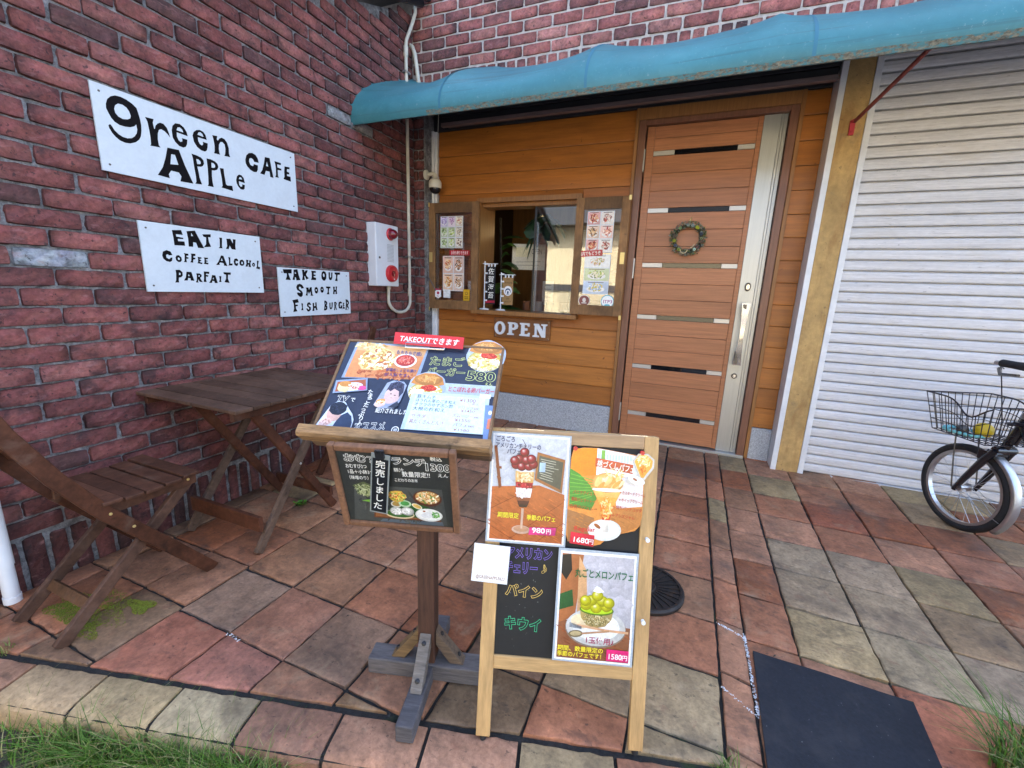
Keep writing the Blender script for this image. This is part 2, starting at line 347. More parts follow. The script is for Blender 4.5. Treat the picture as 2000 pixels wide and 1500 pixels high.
def tile(mb, poly, col, gap=.008, h=.009, zf=None, dz=0):
    zf = zf or (lambda x, y: G(y))
    o = inset(poly, gap*U(.6, 1.2))
    if len(o) < 3: return
    ring = []
    for i in range(len(o)):
        (x0, y0), (x1, y1) = o[i], o[(i+1) % len(o)]; L = math.hypot(x1-x0, y1-y0); k = max(1, int(L/.03))
        for j in range(k): t = j/k; ring.append((x0+(x1-x0)*t, y0+(y1-y0)*t))
    cx = sum(p[0] for p in ring)/len(ring); cy = sum(p[1] for p in ring)/len(ring)
    top = U(-.0025, .0025)+dz; tx, ty = U(-.012, .012), U(-.012, .012); n = len(ring); b = len(mb.v)
    for lvl, (sh, z) in enumerate(((0, -h-.012), (0, -.004), (.0035, -.0008), (.009, .0006))):
        for k, (x, y) in enumerate(ring):
            d = math.hypot(cx-x, cy-y) or 1; j = U(-.0036, .0026) if lvl < 3 else U(-.001, .001)
            if lvl == 0: j = 0
            X, Y = x+(cx-x)/d*(sh+j), y+(cy-y)/d*(sh+j)
            mb.v.append((X, Y, zf(X, Y)+top+z+(X-cx)*tx+(Y-cy)*ty))
    for l in range(3):
        for k in range(n): mb.face((b+l*n+k, b+l*n+(k+1) % n, b+(l+1)*n+(k+1) % n, b+(l+1)*n+k), col)
    mb.v.append((cx, cy, zf(cx, cy)+top+.001)); ci = len(mb.v)-1
    for k in range(n): mb.face((b+3*n+k, b+3*n+(k+1) % n, ci), col)
def tilecol(x=9):
    c = random.choice(PAL)
    while x < 2.2 and c[1] > c[0]*.60 and R() < .75: c = random.choice(PAL)
    return jit(c, .18)
pv = MB()
XS = [-.15, .115, .388, .645, .93, 1.2, 1.47, 1.75, 2.03, 2.31, 2.578, 2.676, 2.85, 3.113, 3.383, 3.65, 3.92, 4.19, 4.46, 4.73, 5.0, 5.27, 5.54, 5.81]
YS = [.44, .165, -.11, -.385, -.645, -.90, -1.165, -1.435, -1.70, -1.96, -2.235, -2.51, -2.785, -3.06]
OVER = {(2, 11): (.20, .14, .10), (3, 11): (.30, .135, .105), (4, 11): (.29, .14, .12), (4, 10): (.31, .165, .125), (3, 10): (.235, .17, .14), (5, 10): (.24, .165, .13), (6, 11): (.2, .13, .08), (7, 10): (.15, .11, .075),
        (12, 5): (.27, .225, .17), (12, 6): (.28, .23, .17), (13, 6): (.28, .23, .17), (13, 7): (.28, .24, .175), (13, 5): (.27, .22, .17), (14, 7): (.26, .215, .17), (13, 3): (.26, .095, .06), (14, 3): (.26, .10, .055), (15, 3): (.24, .10, .06), (13, 8): (.33, .135, .09), (14, 8): (.31, .135, .10), (9, 9): (.29, .245, .17), (8, 9): (.25, .2, .14), (9, 10): (.28, .24, .165), (15, 4): (.31, .15, .105), (16, 4): (.3, .15, .11), (15, 7): (.28, .15, .09)}
for i in range(len(XS)-1):
    ys = list(YS)
    sh = -.05 if XS[i] > 2.6 else (0.02 if XS[i] < .6 else 0.0)
    for j in range(len(ys)-1):
        x0, x1 = XS[i], XS[i+1]; k = .03
        def yy(y, x): return y+sh-(.02*(x-3.1) if x > 2.6 else 0)+U(-.002, .002)
        p = [(x0, yy(ys[j+1], x0)), (x1, yy(ys[j+1], x1)), (x1, yy(ys[j], x1)), (x0, yy(ys[j], x0))]
        if i == 10: p = [(x0, p[0][1]+.03), (x1, p[1][1]-.0), (x1, p[2][1]-.0), (x0, p[3][1]+.03)]
        q = clip(p, -KD.y, KD.x, -KD.y*.494+KD.x*(-2.841)+.010)
        q = clip(q, 0, -1, -.165) if len(q) > 2 else q
        q = clip(q, 1, 0, .004) if len(q) > 2 else q
        if len(q) < 3: continue
        a = abs(sum(q[t-1][0]*q[t][1]-q[t][0]*q[t-1][1] for t in range(len(q))))/2
        if a < .0016: continue
        tile(pv, q, tuple(v*m_ for v, m_ in zip(jit(OVER[(i, j)], .06), (1.14, .97, .76))) if (i, j) in OVER else tilecol(XS[i]), gap=.0062 if XS[i] < 2.4 else .0052)
tag(pv.build('paving', MT['tile'], fix=True, smooth=True), 'square terracotta paving tiles of the cafe forecourt', 'paving', kind='structure')
jb = MB(); n = 60
for k in range(n+1):
    y = .4+(-3.6-.4)*k/n
    for x in (-.3, 6.2): jb.v.append((x, y, G(y)-.010))
for k in range(n): jb.face((2*k, 2*k+1, 2*k+3, 2*k+2))
# trim the bed along the kerb by keeping it above the street only
jb2 = MB()
cells = [(-.3+6.5*a/26, -.3+6.5*(a+1)/26) for a in range(26)]
for x0, x1 in cells:
    for k in range(40):
        y1 = .4-.1*k; y0 = y1-.1
        q = clip([(x0, y0), (x1, y0), (x1, y1), (x0, y1)], -KD.y, KD.x, -KD.y*.494+KD.x*(-2.841)-.12)
        if len(q) > 2: jb2.add([(x, y, G(y)-.0105) for x, y in q], [tuple(range(len(q)))])
tag(jb2.build('paving_bed', MT['joint'], fix=True), 'dark mossy mortar bed between the paving tiles', 'mortar', kind='structure')
# kerb course : bull-nosed tiles laid along the street edge
kb = MB(); P0 = Vector((.494, -2.841, 0)); L = .2655; ccol = [(.42, .235, .16), (.40, .29, .18), (.43, .325, .19), (.42, .34, .22), (.40, .205, .14), (.42, .225, .15), (.43, .235, .16), (.40, .3, .18), (.38, .18, .115)]
for i in range(-4, 22):
    a = P0+KD*(L*(i+.0)+.0055); b = P0+KD*(L*(i+1)-.0055); col = tuple(v*m_ for v, m_ in zip(jit(ccol[(i+1) % 9], .06), (.95, .92, .82))); prof = [(0.006, -.02), (.006, -.003), (.012, 0), (.10, -.002), (.122, -.008), (.134, -.022), (.137, -.05), (.137, -.10)]
    base = len(kb.v); m = 8
    for s in range(m+1):
        p = a+(b-a)*(s/m)
        for o_, z in prof:
            jj = U(-.0025, .0025) if 0 < s < m else 0; q = p+KN*(o_+jj); kb.v.append((q.x, q.y, -.076+z+U(-.0012, .0012)))
    w = len(prof)
    for s in range(m):
        for k in range(w-1): kb.face((base+s*w+k, base+s*w+k+1, base+(s+1)*w+k+1, base+(s+1)*w+k), col)
    kb.face([base+k for k in range(w)], col); kb.face([base+m*w+k for k in range(w)], col)
tag(kb.build('kerb', MT['tile'], smooth=True), 'bull-nosed terracotta kerb tiles along the street edge', 'kerb', kind='structure')
km = MB(); a = P0-KD*1.4+KN*.002; b = P0+KD*6+KN*.002
km.add([(a.x, a.y, -.09), (b.x, b.y, -.09), ((b+KN*.127).x, (b+KN*.127).y, -.09), ((a+KN*.127).x, (a+KN*.127).y, -.09), ((b+KN*.127).x, (b+KN*.127).y, -.2), ((a+KN*.127).x, (a+KN*.127).y, -.2)], [(0, 1, 2, 3), (3, 2, 4, 5)])
tag(km.build('kerb_bed', MT['joint']), 'dark mortar under the kerb tiles', 'mortar', kind='structure')
gd = MB(); gd.add([(-300, -300, -.19), (300, -300, -.19), (300, 300, -.19), (-300, 300, -.19)], [(0, 1, 2, 3)])
tag(gd.build('ground', MT['asphalt']), 'grey asphalt street', 'street', kind='structure')
so = MB(); a = P0-KD*1.5+KN*.12; b = P0+KD*7+KN*.12
pts = []
for k in range(121):
    p = a+(b-a)*(k/120); w = .12+.03*sin(k*.9)+U(-.015, .015); pts.append((p, p+KN*w))
for (p0, q0), (p1, q1) in zip(pts, pts[1:]): so.add([(p0.x, p0.y, -.165), (p1.x, p1.y, -.165), (q1.x, q1.y, -.187), (q0.x, q0.y, -.187)], [(0, 1, 2, 3)])
tag(so.build('soil', MT['soil']), 'strip of dark soil at the foot of the kerb', 'soil', kind='structure')
# grass
def blades(mb, p, n, hmin, hmax, spread, cols, lean=.6, bias=(0, 0), w=.0022):
    for _ in range(n):
        a = U(0, 2*pi); d = spread*math.sqrt(R()); x, y = p[0]+d*cos(a), p[1]+d*sin(a); h = U(hmin, hmax); th = U(0, 2*pi); l = U(.15, lean)*h
        dx, dy = l*cos(th)+bias[0]*h, l*sin(th)+bias[1]*h; sx, sy = -sin(th)*w, cos(th)*w; c = jit(random.choice(cols), .25); b = len(mb.v); K = 5
        for k in range(K):
            t = k/(K-1); ww = (1-t)**.7*U(.9, 1.1); X, Y, Z = x+dx*t*t, y+dy*t*t, p[2]+h*(t-.38*t*t*min(1, l/h+abs(bias[0])+abs(bias[1])))
            mb.v += [(X-sx*ww, Y-sy*ww, Z), (X+sx*ww, Y+sy*ww, Z)]
        for k in range(K-1): mb.face((b+2*k, b+2*k+1, b+2*k+3, b+2*k+2), c)
GC = [(.06, .14, .014), (.085, .18, .022), (.045, .11, .012), (.13, .20, .045), (.26, .24, .10)]
ga = MB()
for k in range(520):
    t = U(-.12, 1.65); den = 1 if t > .25 else .12
    if R() > den or (t > 1.25 and R() < .6): continue
    p = P0+KD*t+KN*(.150+(U(-.015, .055) if t > .15 else U(-.015, .015))); blades(ga, (p.x, p.y, -.188), 12, .05, .20 if .0 < t < .95 else .11, .03, GC, .95, (KN.x*U(-.6, .5)+U(-.2, .3), KN.y*U(-.6, .5)), .0019)
tag(ga.build('grass', MT['grass'], fix=False), 'ragged green grass growing along the foot of the kerb', 'grass', kind='stuff')
def tuft(name, label, p, n, h0, h1, sp, lean=.8, bias=(0, 0), cols=GC, w=.002):
    m = MB(); blades(m, (0, 0, 0), n, h0, h1, sp, cols, lean, bias, w); o = m.build(name, MT['grass'], fix=False, loc=p); return tag(o, label, 'plant')
tuft('grass_tuft', 'tall tuft of long grass beside the black rubber mat', (3.34, -1.99, -.08), 330, .08, .30, .085, .9, (-.25, .1), w=.0024)
tuft('grass_tuft', 'small grass tuft in a tile joint at the kerb right of the easel chalkboard', (2.585, -2.285, -.08), 70, .02, .075, .04, .9)
tuft('grass_tuft', 'tiny dry grass tuft on the kerb joint below the near garden chair', (.33, -2.87, -.08), 45, .015, .04, .03, .9, cols=[(.25, .22, .08), (.14, .18, .04)])
def weed(label, p, n, s):
    m = MB()
    for _ in range(n):
        a = U(0, 2*pi); d = U(.2, 1)*s; q = Vector((d*cos(a), d*sin(a), U(.3, 1)*s*.6)); t = Vector((-sin(a), cos(a), 0))*s*.2; o_ = q*.62; c = jit((.09, .24, .02), .35)
        m.add([o_, q*.8+t, q, q*.8-t], [(0, 1, 2, 3)], c); m.tube([(0, 0, 0), o_], .0008, 4, col=c)
    return tag(m.build('weed', MT['leaf'], fix=False, loc=p), label, 'plant')
weed('leafy green weed in the tile joint by the table crossbar', (.41, -1.73, G(-1.7)-.004), 42, .045)
weed('small green weed between tiles behind the framed lunch board', (.58, -1.50, G(-1.5)-.004), 26, .04)
# moss on the tiles under the near chair: thin real growth lying on them
mo = MB()
for (cx, cy, rx, ry) in ((.36, -2.62, .17, .06), (.40, -2.70, .13, .035), (.50, -2.56, .06, .03), (.27, -2.68, .07, .05)):
    for _ in range(900):
        a = U(0, 2*pi); q = math.sqrt(R()); e = 1+.3*sin(a*3+cx*9); x, y = cx+rx*q*e*cos(a), cy+ry*q*e*sin(a); s = U(.002, .0055)*(1.1-.5*q)
        z = -.0725; b = U(0, pi); c = jit((.13, .15, .008), .35)
        mo.add([(x+s*cos(b), y+s*sin(b), z), (x+s*cos(b+2.1), y+s*sin(b+2.1), z), (x+s*cos(b+4.2), y+s*sin(b+4.2), z), (x, y, z+.002)], [(0, 1, 3), (1, 2, 3), (2, 0, 3)], c)
tag(mo.build('moss', MT['grass'], fix=False), 'thin yellow green moss on the tiles under the near chair', 'moss', kind='stuff')

# ================================================================ brickwork
BC = [((.225, .074, .066), 4), ((.26, .090, .080), 3), ((.19, .063, .058), 3), ((.155, .055, .052), 2), ((.285, .108, .094), 2), ((.115, .052, .05), 1)]
BC = [c for c, n in BC for _ in range(n)]
def brick(mb, P, u0, u1, v0, v1, d, col, rough=1.0, edge=.5):
    if not hasattr(mb, 'vc'): mb.vc = []
    W_, H_ = u1-u0, v1-v0; nu = max(5, int(W_/.022)); nv = 5 if H_ < .12 else max(5, int(H_/.022)); b = len(mb.v); wob = [U(-.0022, .0022)*rough for _ in range(4)]
    tu, tv = U(-.03, .03), U(-.05, .05); eu = min(.3, .0045/W_); ev = min(.3, .0045/H_); burn_shade = [U(.2, 1), U(.2, 1), U(.2, 1), U(.3, 1)]; ph = U(0, 6)
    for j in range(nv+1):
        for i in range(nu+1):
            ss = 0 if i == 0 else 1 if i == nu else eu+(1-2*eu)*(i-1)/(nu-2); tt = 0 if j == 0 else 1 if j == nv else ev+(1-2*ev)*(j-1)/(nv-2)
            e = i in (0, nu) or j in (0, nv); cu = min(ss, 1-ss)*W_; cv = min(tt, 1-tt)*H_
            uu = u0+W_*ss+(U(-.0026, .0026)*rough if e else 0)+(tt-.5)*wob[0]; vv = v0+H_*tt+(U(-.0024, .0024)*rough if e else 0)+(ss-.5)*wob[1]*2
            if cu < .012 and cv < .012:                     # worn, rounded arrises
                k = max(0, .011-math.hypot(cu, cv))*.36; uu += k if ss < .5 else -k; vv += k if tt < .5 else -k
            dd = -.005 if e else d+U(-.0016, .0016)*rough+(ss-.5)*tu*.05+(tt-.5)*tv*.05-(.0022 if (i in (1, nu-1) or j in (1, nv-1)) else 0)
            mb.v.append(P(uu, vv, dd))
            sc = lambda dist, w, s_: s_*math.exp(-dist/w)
            k = sc(ss*W_, .022, burn_shade[0])+sc((1-ss)*W_, .022, burn_shade[1])+sc(tt*H_, .006, 1.5*burn_shade[2])+sc((1-tt)*H_, .009, burn_shade[3]*.8)  # scorched edges; the bottom one darkened further as a painted course shadow
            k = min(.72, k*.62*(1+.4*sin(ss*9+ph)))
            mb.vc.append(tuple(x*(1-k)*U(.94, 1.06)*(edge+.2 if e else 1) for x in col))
    w = nu+1
    for j in range(nv):
        for i in range(nu): mb.face((b+j*w+i, b+j*w+i+1, b+(j+1)*w+i+1, b+(j+1)*w+i))
def wallbricks(mb, P, u0, u1, v0, v1, pitch, course, off, gap, d, skip=None, special=None, rough=1.0, cols=BC):
    k = 0; v = v0
    while v < v1-.01:
        top = min(v+course, v1); u = u0-pitch+((off+pitch/2*(k % 2)) % pitch)
        while u < u1:
            a, b2_ = max(u, u0), min(u+pitch, u1)
            a += U(-.006, .006) if a > u0 else 0
            if b2_-a > .035 and not (skip and skip((a+b2_)/2, (v+top)/2)):
                g = gap*U(.75, 1.3); col = jit(random.choice(cols), .16)
                if special: col = special((a+b2_)/2, (v+top)/2, col)
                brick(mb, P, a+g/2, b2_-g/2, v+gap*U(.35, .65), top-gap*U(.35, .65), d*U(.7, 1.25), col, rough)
            u += pitch
        v += course; k += 1
left = empty('brick_building', 'dark red brick side building with a sloping roof edge, left of the cafe', 'building')
lb = MB(); PL = lambda u, v, d: (d, u, v)                 # u = y, v = z on the plane x = 0
def lrake(y): return 3.33+.4*y
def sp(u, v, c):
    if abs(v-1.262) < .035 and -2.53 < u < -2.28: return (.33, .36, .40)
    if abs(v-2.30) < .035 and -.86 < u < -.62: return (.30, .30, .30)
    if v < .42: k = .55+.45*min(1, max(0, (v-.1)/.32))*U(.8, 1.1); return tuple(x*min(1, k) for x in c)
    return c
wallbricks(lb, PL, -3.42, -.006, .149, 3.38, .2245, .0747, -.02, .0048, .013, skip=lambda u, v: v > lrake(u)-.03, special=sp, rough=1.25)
y = -3.42
while y < -.02:                                          # soldier course at the foot
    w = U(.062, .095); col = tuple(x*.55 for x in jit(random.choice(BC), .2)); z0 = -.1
    v = [PL(a, b, 0) for a, b in ()]
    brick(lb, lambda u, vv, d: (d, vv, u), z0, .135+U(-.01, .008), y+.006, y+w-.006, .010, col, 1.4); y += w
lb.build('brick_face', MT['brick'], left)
lm = MB(); lm.prism([(-3.44, -.3), (0.13, -.3), (.13, 3.36), (-3.44, lrake(-3.44)+.02)], 'x', -.22, 0.0)
lm.build('wall', MT['mortar'], left)
rf = MB()
for (y0, y1) in ((-3.5, .0),):
    for dx, dz, w, h in ((-.25, .10, .62, .03), (.17, .065, .035, .05), (.11, .055, .02, .09)):
        rf.prism([(y0, lrake(y0)+dz-h/2), (y1, lrake(y1)+dz-h/2), (y1, lrake(y1)+dz+h/2), (y0, lrake(y0)+dz+h/2)], 'x', dx-w/2 if w > .1 else dx-w/2, dx+w/2)
rf.build('roof', MT['lintel'], left)

# ================================================================ the cafe building
cafe = empty('cafe_building', 'cafe front with brick upper wall, timber siding, brown entrance door and white roller shutter', 'building')
PF = lambda u, v, d: (u, -d, v)                           # on the plane y = 0
FC = [((.36, .125, .105), 4), ((.32, .105, .09), 3), ((.40, .155, .13), 3), ((.25, .09, .08), 2), ((.17, .072, .066), 2), ((.42, .18, .15), 1)]
FC = [c for c, n in FC for _ in range(n)]
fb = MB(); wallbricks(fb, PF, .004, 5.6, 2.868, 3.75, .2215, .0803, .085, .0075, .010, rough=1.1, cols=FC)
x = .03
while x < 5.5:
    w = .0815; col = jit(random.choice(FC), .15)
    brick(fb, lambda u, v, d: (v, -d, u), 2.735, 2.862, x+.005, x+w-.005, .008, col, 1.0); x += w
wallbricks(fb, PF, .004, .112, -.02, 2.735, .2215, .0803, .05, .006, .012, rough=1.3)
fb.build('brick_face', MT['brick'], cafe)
cm = MB(); cm.b2((-.8, .0, 2.70), (5.7, .3, 3.77)); cm.build('upper_wall', MT['mortar_pale'], cafe)
cm = MB(); cm.b2((0.0, 0.0, -.1), (.116, .3, 2.70)); cm.build('pier', MT['mortar'], cafe)
cm = MB(); cm.b2((-.8, .0, 3.77), (7.5, .3, 6.8)); cm.b2((5.7, .02, -.1), (7.5, .3, 3.77)); cm.b2((-.2, .30, -.1), (-.05, 6, 6.8)); cm.b2((7.3, .3, -.1), (7.5, 6, 6.8)); cm.b2((-.2, 6, -.1), (7.5, 6.2, 6.8))
cm.parts('rear_wall', MT['mortar_pale'], cafe)
cm = MB(); cm.b2((-.35, -.25, 6.8), (7.65, 6.4, 6.95)); cm.build('roof', MT['lintel'], cafe)
# lintel over the recess
lt = MB(); lt.b2((.27, .0, 2.590), (2.998, .14, 2.70)); lt.b2((.27, .010, 2.545), (2.998, .14, 2.585)); lt.b2((.27, .018, 2.500), (2.998, .14, 2.540)); lt.b2((.118, .14, 2.485), (3.0, .16, 2.70))
lt.b2((.118, .03, 2.70), (.27, .14, 2.72)); lt.build('lintel', MT['lintel'], cafe, bevel=.003)
le = MB(); le.b2((.27, .004, 2.470), (2.998, .040, 2.498)); le.build('lintel_edge', MT['lintel_edge'], cafe, bevel=.002)
# timber siding: lapped boards
WC = [(.39, .133, .018), (.43, .150, .021), (.345, .113, .015), (.40, .137, .019)]
sd = MB()
def boards(x0, x1, zs, hole=None):
    for z0, z1 in zip(zs, zs[1:]):
        c = jit(random.choice(WC), .10); segs = [(x0, x1)]
        if hole and z1 > hole[2]+.01 and z0 < hole[3]-.01: segs = [(x0, hole[0]), (hole[1], x1)]
        pcs = [(a, b, z0, z1) for a, b in segs]
        if hole and len(segs) == 2:
            if z0 < hole[2]-.01: pcs.append((hole[0]+.001, hole[1]-.001, z0, hole[2]))
            if z1 > hole[3]+.01: pcs.append((hole[0]+.001, hole[1]-.001, hole[3], z1))
        for a, b, p0, p1 in pcs:
            if b-a < .01: continue
            za, zb = p0+.0015, p1-.0015
            sd.prism([(.166, za), (.142, za), (.1405, za+.006), (.149, zb), (.166, zb)], 'x', a, b, c)
zs = [.262+.1553*k for k in range(15)]; zs[-1] = 2.481
boards(.165, 1.826, zs, (.556, 1.472, .955, 1.93))
sd.build('siding', MT['siding'], cafe); sd = MB(); boards(2.872, 3.004, [.25+.1491*k for k in range(15)]+[2.481])
sd.build('siding', MT['siding'], cafe)
sh = MB(); sh.b2((.116, .1665, -.05), (.56, .3, 2.48)); sh.b2((1.468, .1665, -.05), (1.85, .3, 2.48)); sh.b2((.56, .1665, -.05), (1.468, .3, .955)); sh.b2((.56, .1665, 1.93), (1.468, .3, 2.48)); sh.b2((2.84, .1665, -.05), (3.01, .3, 2.48)); sh.b2((1.85, .21, -.05), (2.84, .3, 2.48))
sh.parts('wall_core', MT['interior_dark'], cafe)
tr = MB(); tr.b2((1.828, .120, .02), (1.852, .165, 2.481)); tr.b2((2.846, .120, .01), (2.870, .165, 2.481)); tr.b2((1.852, .125, 2.405), (2.846, .166, 2.481))
tr.parts('corner_trim', MT['trim'], cafe, bevel=.002)
wt = MB(); wt.b2((.118, .10, .01), (.140, .165, 2.48)); wt.b2((.1405, .122, .01), (.158, .165, 2.48)); wt.parts('edge_trim', MT['whitemetal'], cafe, bevel=.002)
gr_ = MB(); gr_.b2((.16, .128, -.03), (1.827, .166, .258)); gr_.b2((2.871, .130, -.03), (3.004, .166, .247)); gr_.parts('stone_plinth', MT['granite'], cafe, bevel=.004)
# post and shutter
po = MB(); po.b2((3.040, .0, -.03), (3.171, .14, 2.70)); po.build('post', MT['stucco'], cafe, bevel=.004)
pe = MB(); pe.b2((3.006, -.004, -.02), (3.039, .16, 2.70)); pe.b2((3.172, -.004, -.02), (3.205, .10, 2.70)); pe.parts('post_edging', MT['whitemetal'], cafe, bevel=.002)
sr = MB(); z = .004; P_ = .06545; prof = []
while z < 2.70:
    prof += [(.082, z), (.082, z+.0035), (.0505, z+.0045), (.047, z+.013), (.0455, z+.034), (.047, z+.054), (.053, z+.0605), (.060, z+.0625)]; z += P_
for i, (yy_, zz) in enumerate(prof):
    sr.v += [(3.2065, yy_, zz), (5.6, yy_, zz)]
for i in range(len(prof)-1): sr.face((2*i, 2*i+1, 2*i+3, 2*i+2))
sr.b2((3.2065, .03, -.03), (5.6, .062, .0035)); sr.build('roller_shutter', MT['shutter'], cafe, fix=False)
sb = MB(); sb.b2((3.2, .083, -.03), (5.7, .3, 2.70)); sb.build('shutter_back', MT['interior_dark'], cafe)
# entrance door
DW = (.42, .168, .074)
df = MB(); df.b2((1.853, .128, .0), (1.905, .209, 2.404)); df.b2((2.796, .128, .0), (2.845, .209, 2.404)); df.b2((1.905, .132, 2.37), (2.796, .209, 2.404)); df.parts('door_frame', MT['framewood'], cafe, bevel=.003)
door = MB(); slots = [.212+.3915*k for k in range(6)]
door.b2((1.914, .162, .03), (1.966, .209, 2.366), DW); door.b2((2.622, .162, .03), (2.652, .209, 2.366), DW)
edges = [.03]+[s for s in slots]
z = .03
for k, s in enumerate(slots+[2.366]):
    top = s-.0 if k < 6 else 2.366
    a = z; n = 3 if .25 < top-a else (2 if k == 6 else 1); n = 3 if 0 < k < 6 else (2 if k == 6 else 1)
    for q in range(n):
        za, zb = a+(top-a)*q/n, a+(top-a)*(q+1)/n; door.b2((1.967, .1665, za+.0012), (2.6212, .209, zb-.0012), jit(DW, .10))
    z = s+.034
dro = door.build('door', MT['doorwood'], cafe, bevel=.0015)
dg = MB()
for s in slots: dg.b2((2.112, .172, s+.001), (2.516, .2085, s+.033))
dgl = mat('dark_glass', (.01, .01, .012), rough=.06, spec=.6); dg.parts('glass_slot', dgl, dro)
dm = MB()
for s in slots: dm.b2((1.967, .1655, s+.002), (2.110, .2085, s+.032)); dm.b2((2.518, .1655, s+.002), (2.6212, .2085, s+.032))
dm.parts('metal_inlay', mat('inlay', (.52, .50, .47), rough=.4, metal=.5), dro)
ds = MB(); ds.b2((2.653, .160, .022), (2.752, .209, 2.368)); ds.b2((2.754, .164, .022), (2.768, .209, 2.368)); ds.b2((2.770, .168, .022), (2.792, .209, 2.368)); ds.parts('steel_panel', MT['steel'], dro, bevel=.0015)
dh = MB(); K = 14
for k in range(K+1):                                      # the twisted bar handle
    t = k/K; zz = .705+.445*t; wv = .012+.016*abs(2*t-1)**1.3; off = .006*sin(2*pi*t); dep = .060+.014*sin(pi*t)
    xc = 2.704+.004*t; dh.v += [(xc-wv, .160-dep+off, zz), (xc+wv, .160-dep-off, zz), (xc+wv*.7, .160-dep+.016, zz), (xc-wv*.9, .160-dep+.018, zz)]
for k in range(K):
    for q in range(4): dh.face((4*k+q, 4*k+(q+1) % 4, 4*k+4+(q+1) % 4, 4*k+4+q))
dh.face((0, 1, 2, 3)); dh.face((4*K, 4*K+1, 4*K+2, 4*K+3))
dh.build('handle', MT['steel_bright'], dro, smooth=True)
dp = MB(); dp.b2((2.684, .095, .715), (2.708, .1598, .80)); dp.b2((2.688, .095, 1.055), (2.712, .1598, 1.14)); dp.parts('handle_mount', MT['gunmetal'], dro, bevel=.002)
MY = Matrix.Rotation(pi/2, 3, 'X')
for zz, sq in ((1.262, 1.5), (.616, 1.0)):
    lk = MB(); lk.lathe([(.020, .0), (.020, .008), (.017, .012), (.012, .0121)], (2.706, .1598, zz), 20, Matrix.Diagonal((1, 1, sq)) @ MY)
    lo = lk.build('lock', MT['gunmetal'], dro, smooth=True)
    lk2 = MB(); lk2.lathe([(.0115, .012), (.0115, .0145), (.0, .0146)], (2.706, .1598, zz), 16, Matrix.Diagonal((1, 1, sq)) @ MY); lk2.build('cylinder', MT['steel_bright'], dro, smooth=True)
for zz in (2.06, 1.30, .16):
    hg = MB(); hg.b2((1.9035, .120, zz), (1.9125, .150, zz+.15)); hg.build('hinge', MT['steel'], dro, bevel=.001)
sl_ = MB(); sl_.b2((1.853, .118, -.01), (2.845, .209, .020)); sl_.build('threshold', MT['steel'], cafe, bevel=.002)
# serving window
wf = MB(); wf.b2((.556, .118, 1.892), (1.472, .30, 1.93)); wf.b2((.556, .120, 1.0), (.592, .42, 1.892)); wf.b2((1.44, .120, 1.0), (1.472, .30, 1.892)); wf.b2((.592, .16, 1.862), (1.44, .30, 1.892)); wf.parts('window_frame', MT['trim'], cafe, bevel=.002)
ws = MB(); ws.b2((.545, .055, .962), (1.50, .42, .998)); ws.build('window_sill', MT['trim'], cafe, bevel=.003)
gp = MB(); gp.b2((1.075, .205, 1.0), (1.44, .209, 1.862)); gp.build('window_pane', MT['glass'], cafe)
gp = MB(); gp.b2((1.060, .2, 1.0), (1.0745, .215, 1.862)); gp.build('pane_stile', MT['blackplastic'], cafe)
def sash(x0, x1, z0, z1, name):
    s = MB(); c = (.25, .125, .045); w = .062
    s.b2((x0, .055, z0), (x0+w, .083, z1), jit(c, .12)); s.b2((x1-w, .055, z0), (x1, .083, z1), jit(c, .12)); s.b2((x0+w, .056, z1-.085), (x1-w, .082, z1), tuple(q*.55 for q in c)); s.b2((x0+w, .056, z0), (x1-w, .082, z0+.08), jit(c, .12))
    o = s.build('window_sash', MT['oldwood'], cafe, bevel=.003)
    g = MB(); g.b2((x0+w, .066, z0+.08), (x1-w, .069, z1-.085)); g.build('pane', MT['glass'], o)
    h = MB(); xh = x0 if name == 'L' else x1
    for zz in (z1-.01, z0-.004): h.b2((xh-.008 if name == 'L' else xh-.012, .049, zz-.02), (xh+.012 if name == 'L' else xh+.006, .054, zz+.014))
    xx = x0+.022 if name == 'L' else x1-.026; h.b2((xx-.016, .0515, (z0+z1)/2-.045), (xx+.016, .0545, (z0+z1)/2+.04)); h.parts('brass_plate', MT['brass'], o)
    return o
sL = sash(.115, .606, .988, 1.895, 'L'); sR = sash(1.446, 1.852, 1.006, 1.885, 'R')
hk = MB(); hk.tube([(.065, -.012, 1.395), (.075, -.02, 1.37), (.11, .02, 1.30), (.16, .046, 1.20), (.19, .05, 1.145)], .004, 6); hk.build('stay_hook', MT['gunmetal'], sL, smooth=True)
# room behind the window
rm = MB(); rm.b2((-.04, 2.3, -.1), (1.95, 2.34, 2.7)); rm.b2((1.95, .3, -.1), (1.99, 2.34, 2.7)); rm.parts('room_wall', MT['interior'], cafe)
rm = MB(); rm.b2((-.04, .3, -.12), (1.99, 2.34, -.08)); rm.b2((-.04, .3, 2.5), (1.99, 2.34, 2.55)); rm.b2((-.045, .3, -.1), (-.005, 2.34, 2.7)); rm.parts('room_lining', MT['interior_dark'], cafe)
